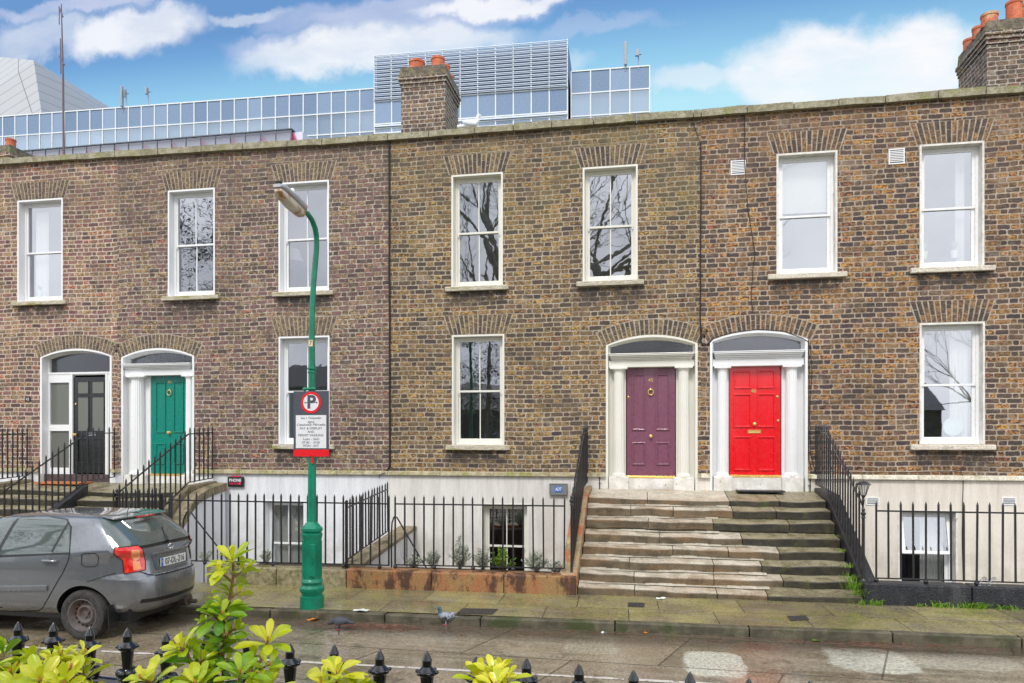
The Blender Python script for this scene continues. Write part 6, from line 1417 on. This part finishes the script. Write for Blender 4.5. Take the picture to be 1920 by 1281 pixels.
# ---------------------------------------------------------------- buildings behind the terrace
CW = glassmat('office_glass', .26, tint=(.70, .84, 1, 1), wav=.0); CWB = plain('office_spandrel', c(112,134,162), .3); oi_ = CWB.node_tree.nodes.new('ShaderNodeObjectInfo'); tt = NT(CWB.node_tree); pb = [n_ for n_ in tt.n if n_.type == 'BSDF_PRINCIPLED'][0]; tt.set(pb.inputs['Base Color'], tt.mix(oi_.outputs['Random'], c(100,124,154), c(128,150,178)))
MUL = plain('white_mullion', c(222,226,230), .4); OFD = plain('office_inside', c(108,128,150), .8)
oA = P(0, 220, 58.9); oB = P(700, 167, 60); oD = (oB-oA); oD.z = 0; oD.normalize(); oN = Vector((-oD.y, oD.x, 0))
def OP(px, py, off=0):   # on the office facade plane
    o_ = oA-oN*off; d = ray(px, py); k = (o_-C0).dot(oN)/d.dot(oN); return C0+d*k
def along(p): return (p-oA).dot(oD)
def curtainwall(T, pxl, pxr, ytop_px, rows_px, ref, pitch, depth=14, off=0, first=0):
    """rows_px: y pixels (measured at x=ref) of the horizontal bars, top first"""
    s0, s1 = along(OP(pxl, 200, off)), along(OP(pxr, 200, off)); zs_ = [OP(ref, y_, off).z for y_ in rows_px]; o_ = oA-oN*off
    def Q(s2, z_, o2=0): q = o_+oD*s2-oN*o2; return Vector((q.x, q.y, z_))
    zb = zs_[-1]; MB().prism([Q(s0, 2, -.25), Q(s1, 2, -.25), Q(s1, zs_[0], -.25), Q(s0, zs_[0], -.25)], oN*depth).build('office_block', OFD, T)
    n = max(1, round((s1-s0)/pitch)); w_ = (s1-s0)/n; fr = MB()
    for k in range(n+1):
        a_ = s0+k*w_; fr.prism([Q(a_-.045, zb, .06), Q(a_+.045, zb, .06), Q(a_+.045, zs_[0], .06), Q(a_-.045, zs_[0], .06)], oN*.2)
    for z_ in zs_: fr.prism([Q(s0, z_-.05, .062), Q(s1, z_-.05, .062), Q(s1, z_+.05, .062), Q(s0, z_+.05, .062)], oN*.19)
    fr.build('mullion_grid', MUL, T)
    for r_ in range(len(zs_)-1):
        za, zb2 = zs_[r_+1]+.045, zs_[r_]-.045; mb = MB(); mb.add([Q(s0+.045, za), Q(s0+w_-.045, za), Q(s0+w_-.045, zb2), Q(s0+.045, zb2)], [(0, 1, 2, 3)])
        m0 = CW if r_ else CWB
        proto = mb.build('window_pane', m0, T)
        for k in range(1, min(n, 48)):
            o2 = proto.copy(); COL.objects.link(o2); o2.location = proto.location+oD*(w_*k); par(o2, T)
OFF = thing('office_building', 'long low office block with two rows of blue glass behind the left houses', 'building', (oB.x-8, oB.y, 0), 'glass offices behind the terrace')
curtainwall(OFF, -260, 702, 0, (171, 212, 251, 290), 640, 1.30)
OF2 = thing('office_building', 'office block section clad in horizontal metal louvres behind the middle chimney', 'building', (OP(880, 200).x, OP(880, 200).y, 0), 'glass offices behind the terrace')
curtainwall(OF2, 703, 1064, 0, (170, 214, 222, 250), 1000, 1.42, off=.9)
# louvre slats above
s0, s1 = along(OP(703, 200, .9)), along(OP(1064, 200, .9)); zt_ = OP(1064, 75, .9).z; zb_ = OP(1000, 170, .9).z; o_ = oA-oN*.9
def Q9(s2, z_, o2=0): q = o_+oD*s2-oN*o2; return Vector((q.x, q.y, z_))
MB().prism([Q9(s0, zb_-3, -.4), Q9(s1, zb_-3, -.4), Q9(s1, zt_, -.4), Q9(s0, zt_, -.4)], oN*10).build('plant_room', plain('plant_room_blue_grey', c(96,120,150), .6), OF2)
mb = MB(); n = 12; LOUV = plain('aluminium_louvre', c(190,200,214), .4)
for k in range(n):
    z_ = zb_+(zt_-zb_)*(k+.55)/n; hh_ = (zt_-zb_)/n
    mb.prism([Q9(s0, z_-hh_*.02, .20), Q9(s0, z_+hh_*.02, .24), Q9(s0, z_+hh_*.32, .16), Q9(s0, z_+hh_*.30, .10)], oD*(s1-s0)); mb.prism([Q9(s0, z_-hh_*.30, .20), Q9(s0, z_-hh_*.14, .20), Q9(s0, z_-hh_*.14, .12), Q9(s0, z_-hh_*.30, .12)], oD*(s1-s0))
mb.build('louvre', LOUV, OF2); mb = MB(); nb = 11
for k in range(nb+1):
    a_ = s0+(s1-s0)*k/nb; mb.prism([Q9(a_-.03, zb_, .19), Q9(a_+.03, zb_, .19), Q9(a_+.03, zt_, .19), Q9(a_-.03, zt_, .19)], oN*.3)
mb.build('louvre_post', MUL, OF2)
for z1_ in (OP(1000, 218, .9).z, OP(1000, 232, .9).z, OP(1000, 242, .9).z): MB().prism([Q9(s0, z1_-.1, .2), Q9(s1, z1_-.1, .2), Q9(s1, z1_+.06, .1), Q9(s0, z1_+.06, .1)], oN*.25).build('lower_louvre', LOUV, OF2)
OF3 = thing('office_building', 'right end of the office with two rows of square blue windows', 'building', (OP(1140, 200).x, OP(1140, 200).y, 0), 'glass offices behind the terrace')
curtainwall(OF3, 1071, 1218, 0, (129.5, 172, 215, 258), 1140, 1.42)
# smaller glass link with pink struts
LK = thing('glazed_link', 'low glazed roof lantern with pink struts above the left parapet', 'building', (P(300, 260, 36).x, 36-CAMD, 0))
D_ = 36; a_, b2 = P(35, 283, D_), P(546, 243.5, D_); zt_ = (a_.z+b2.z)/2+.0; x0_, x1_ = a_.x, b2.x; zz = zt_-1.3; y_ = D_-CAMD
MB().box((x0_, y_+.3, 3), (x1_+.5, y_+4, zt_-.05)).build('core', plain('pale_lilac_panel', c(214,214,232), .5), LK); mb = MB(); n = 19
g_ = MB(); g_.add([(x0_, y_, 3), (x1_, y_, 3), (x1_, y_, zt_), (x0_, y_, zt_)], [(0, 1, 2, 3)]); g_.build('glazing', glassmat('link_glass', .12, tint=(.85, .88, 1, 1), wav=0), LK)
for k in range(n+1): xq = x0_+(x1_-x0_)*k/n; mb.box((xq-.02, y_-.03, 3), (xq+.02, y_+.03, zt_-.021))
mb.box((x0_-.05, y_-.06, zt_-.02), (x1_+.05, y_+4, zt_+.03)); mb.build('frame', plain('dark_frame', c(96,102,114), .5), LK)
mb = MB(); PKM = plain('pink_strut', c(196,96,130), .6)
for k in range(0, n, 2):
    xq = x0_+(x1_-x0_)*(k+1)/n
    for dd in (-.55, -.3, .3, .55): mb.tube([(xq+dd, y_+.2, zt_-1.4), (xq, y_+.2, zt_-.1)], .05, 4)
mb.build('strut', PKM, LK)
# faceted aluminium building on the left
AL, t = newmat('aluminium_panels'); tc = t.new('ShaderNodeTexCoord').outputs['Object']; X, Y, Z = t.xyz(tc)
wv = t.m('FLOORED_MODULO', t.m('ADD', t.m('MULTIPLY', Z, .62), t.m('MULTIPLY', X, -.33)), 1.0); ln = t.ss(t.m('ABSOLUTE', t.m('SUBTRACT', wv, .5)), .47, .49)
wv2 = t.m('FLOORED_MODULO', t.m('ADD', t.m('MULTIPLY', X, .11), t.m('MULTIPLY', Z, .06)), 1.0); ln2 = t.ss(t.m('ABSOLUTE', t.m('SUBTRACT', wv2, .5)), .49, .497)
t.set(t.b.inputs['Base Color'], t.mix(t.m('MAXIMUM', ln, ln2), c(170,172,175), c(92,96,100))); t.b.inputs['Metallic'].default_value = .3; t.b.inputs['Roughness'].default_value = .45
Df = 85
pk = [P(-90, 102, Df+6), P(0, 107, Df+3), P(63, 113, Df), P(80, 225, Df-2), P(181, 212, Df+8), P(-90, 225, Df-1), P(120, 156, Df+4)]
bk = [Vector((q.x, q.y+30, q.z)) for q in pk]
mb = MB(); gz = lambda q: (q.x, q.y, 2.0)
vs = [tuple(q) for q in pk]+[gz(pk[5]), gz(pk[3]), gz(pk[4])]+[tuple(Vector((pk[0].x, pk[0].y+25, pk[0].z))), tuple(Vector((pk[2].x, pk[2].y+25, pk[2].z))), tuple(Vector((pk[4].x, pk[4].y+25, pk[4].z)))]
mb.add(vs, [(0, 1, 2, 3, 5), (2, 6, 4, 3), (5, 3, 8, 7), (3, 4, 9, 8), (0, 10, 11, 2, 1), (2, 11, 12, 4, 6)])
bldg = mb.build('metal_clad_building', AL); tag(bldg, 'faceted silver metal-clad building at the upper left', 'building')
# rooftop antennas
ANT = plain('antenna_grey', c(150,160,172), .5)
def antenna(px, y0_, y1_, w_, label, kind):
    b = OP(px, y1_); tp = OP(px, y0_); zb__ = b.z-.3; T = thing('antenna', label, 'antenna', (b.x, b.y, zb__), 'mobile phone antennas on the office roof'); s2 = w_*b.y/1380
    MB().tube([(b.x, b.y, zb__), (b.x, b.y, tp.z)], .05, 8).build('mast', ANT, T)
    if kind: MB().box((b.x-s2/2, b.y-.3, b.z+(tp.z-b.z)*.05), (b.x+s2/2, b.y-.08, tp.z)).build('panel', ANT, T, bevel=.05)
    else: MB().box((b.x-s2, b.y-.3, b.z+(tp.z-b.z)*.55), (b.x+s2*.2, b.y-.08, tp.z-.05)).box((b.x-.25, b.y-.06, tp.z-.4), (b.x+.25, b.y+.06, tp.z-.34)).build('panel', ANT, T, bevel=.03)
antenna(231, 164, 204, 6, 'tall flat antenna panel, leftmost on the office roof', 1); antenna(237, 168, 204, 2, 'thin antenna mast beside the leftmost panel', 0)
antenna(278, 165, 196, 5, 'small antenna with arms above the left office', 0); antenna(1173, 81, 127, 8, 'tall pale antenna panel above the right end of the office', 1); antenna(1197, 94, 124, 8, 'small box antenna nearest the right end of the office roof', 0)
# television mast on the left house
q = P(117, 290, 16.5); tq = P(115, 8, 16.5); T = thing('television_aerial', 'tall thin aerial mast with dipoles above the leftmost houses', 'aerial', (q.x, q.y, q.z-1))
MST = plain('mast_rusty', c(104,84,92), .6); MB().tube([(q.x+.05, q.y, q.z-1), (q.x+.02, q.y, (q.z+tq.z)/2), (tq.x, q.y, tq.z)], [.03, .024, .012], 6).build('mast', MST, T)
def ap(a, b): return P(a, b, 16.5)
mb = MB().tube([ap(111, 12), ap(111, 46)], .012, 5).tube([ap(111, 14), ap(118, 32)], .02, 5).tube([ap(113, 72), ap(114, 138)], .012, 5).tube([ap(112, 105), ap(120, 122)], .025, 5).tube([ap(117, 100), ap(117, 135)], .014, 5); mb.build('dipole', MST, T)
# ---------------------------------------------------------------- trees and houses across the road (behind the photographer; seen in the windows)
BARK = mottle('bark_mossy', c(190,178,160), c(150,138,122), c(150,152,110), scale=6, rough=.9, bump=1)
def bare_tree(label, base, lean, trunk_r, seed, H0=4.2, levels=7, nsp=4, spread=.55):
    rnd = random.Random(seed); T = thing('bare_tree', label, 'tree', base, 'bare winter trees in the park'); tk = MB(); br = MB()
    def grow(p, d, L, r, lv):
        mb = tk if lv <= 1 else br; n = 4 if lv < 3 else 3; pts = [p]; rs = [r]; dd = d.copy()
        for i in range(n):
            if pts[-1].y > -15.6: break
            dd = (dd+Vector((rnd.gauss(0, .13), rnd.gauss(0, .13), rnd.gauss(.03, .09)))).normalized(); pts.append(pts[-1]+dd*L/n); rs.append(r*(1-.35*(i+1)/n))
        if len(pts) < n+1: return
        mb.tube(pts, rs, 9 if lv < 2 else (6 if lv < 4 else 4), cap=False)
        if lv >= levels or r < .0045: return
        k = nsp if lv < 2 else rnd.choice([2, 3, 3])
        for j in range(k):
            i = n if j == 0 else rnd.randint(max(1, n-2), n); a1, b1 = frame_of(dd); an = rnd.uniform(0, 6.28); sp_ = spread*rnd.uniform(.6, 1.3)
            nd = (dd*math.cos(sp_)+(a1*math.cos(an)+b1*math.sin(an))*math.sin(sp_)); nd.z = nd.z*.9+.12; grow(pts[i], nd.normalized(), L*rnd.uniform(.66, .86), rs[i]*rnd.uniform(.58, .78), lv+1)
    grow(Vector(base), Vector(lean).normalized(), H0, trunk_r, 0); tk.build('trunk', BARK, T, smooth=True); br.build('branches', BARK, T); return T
bare_tree('large bare tree with a leaning trunk across the road', (-5.6, -18.5, 0), (-.16, 0, 1), .52, 3, 6.6, spread=.5)
bare_tree('large bare tree with forked trunk opposite the purple door', (-1.2, -19.5, 0), (-.04, 0, 1), .46, 8, 6.2, spread=.42)
bare_tree('smaller bare tree with fine twigs opposite the right house', (19.5, -27, 0), (0, 0, 1), .15, 12, 4.0)
bare_tree('low twiggy bare tree opposite the red door', (9.5, -26, 0), (0, 0, 1), .10, 17, 2.9)
EVG = leafmat('evergreen_leaf', c(26,44,22), c(52,78,34))
def evergreen(label, base, h, w_, seed):
    rnd = random.Random(seed); T = thing('evergreen_tree', label, 'tree', base, 'evergreens in the park'); b = Vector(base); MB().tube([b, b+Vector((0, 0, h*.9))], [.25, .05], 8).build('trunk', BARK, T); mb = MB()
    cl = [(rnd.uniform(-1, 1)*w_, rnd.uniform(-1, 1)*w_*.7, h*rnd.uniform(.2, 1.0)) for _ in range(90)]
    for cx_, cy_, cz_ in cl:
        k_ = 1-(cz_/h)*.6; cx_ *= k_; cy_ *= k_
        for j in range(170):
            p = b+Vector((cx_+rnd.gauss(0, .32), cy_+rnd.gauss(0, .32), cz_+rnd.gauss(0, .26))); d = Vector((rnd.uniform(-1, 1), rnd.uniform(-1, 1), rnd.uniform(-.6, 1))).normalized()*rnd.uniform(.07, .15); s2 = d.cross(Vector((rnd.uniform(-1, 1), rnd.uniform(-1, 1), 1))).normalized()*.03
            mb.add([p-d*.5, p+s2, p+d*.5, p-s2], [(0, 1, 2, 3)], col=rnd.random())
    mb.build('crown', EVG, T); return T
evergreen('dark evergreen across the road opposite the green door', (-21.8, -19.5, 0), 17, 4.2, 2); evergreen('broad dark holly across the road behind the leaning tree', (-8.3, -23.5, 0), 9.5, 3.0, 4)
evergreen('dark laurel across the road at the left', (-14, -30, 0), 5.5, 3.5, 6)
for (x0_, x1_, hh_, lab, m2) in ((8, 22, 4.6, 'brick house with slate roof across the park, opposite the right house', BR46), (-46, -26, 7, 'pale rendered building across the park at the left', WH46), (-24, 6, 5.0, 'row of brick houses far across the park', BR43)):
    yb_ = -46; T = thing('far_house', lab, 'house', ((x0_+x1_)/2, yb_, 0), 'houses across the park'); MB().box((x0_, yb_-8, 0), (x1_, yb_, hh_)).build('wall', m2, T)
    MB().prism([(x0_-.2, yb_+.3, hh_), (x0_-.2, yb_-8.3, hh_), (x0_-.2, yb_-4, hh_+2.4)], (x1_-x0_+.4, 0, 0)).build('roof', SLATE, T)
    k = x0_+1.2
    while k < x1_-2:
        w2 = MB().ring(rectloop(k, 1.2, k+1.1, 3.0), rectloop(k+.08, 1.28, k+1.02, 2.92), yb_-.05, yb_+.05).box((k+.08, yb_-.03, 2.08), (k+1.02, yb_+.04, 2.14)).build('window', PAINT, T); g_ = MB(); g_.add([(k+.08, yb_+.01, 1.28), (k+1.02, yb_+.01, 1.28), (k+1.02, yb_+.01, 2.92), (k+.08, yb_+.01, 2.92)], [(0, 1, 2, 3)]); g_.build('glass_pane', CARG, w2); k += 3.1
S.render.engine = 'CYCLES'
S.cycles.max_bounces = 6; S.cycles.transparent_max_bounces = 16
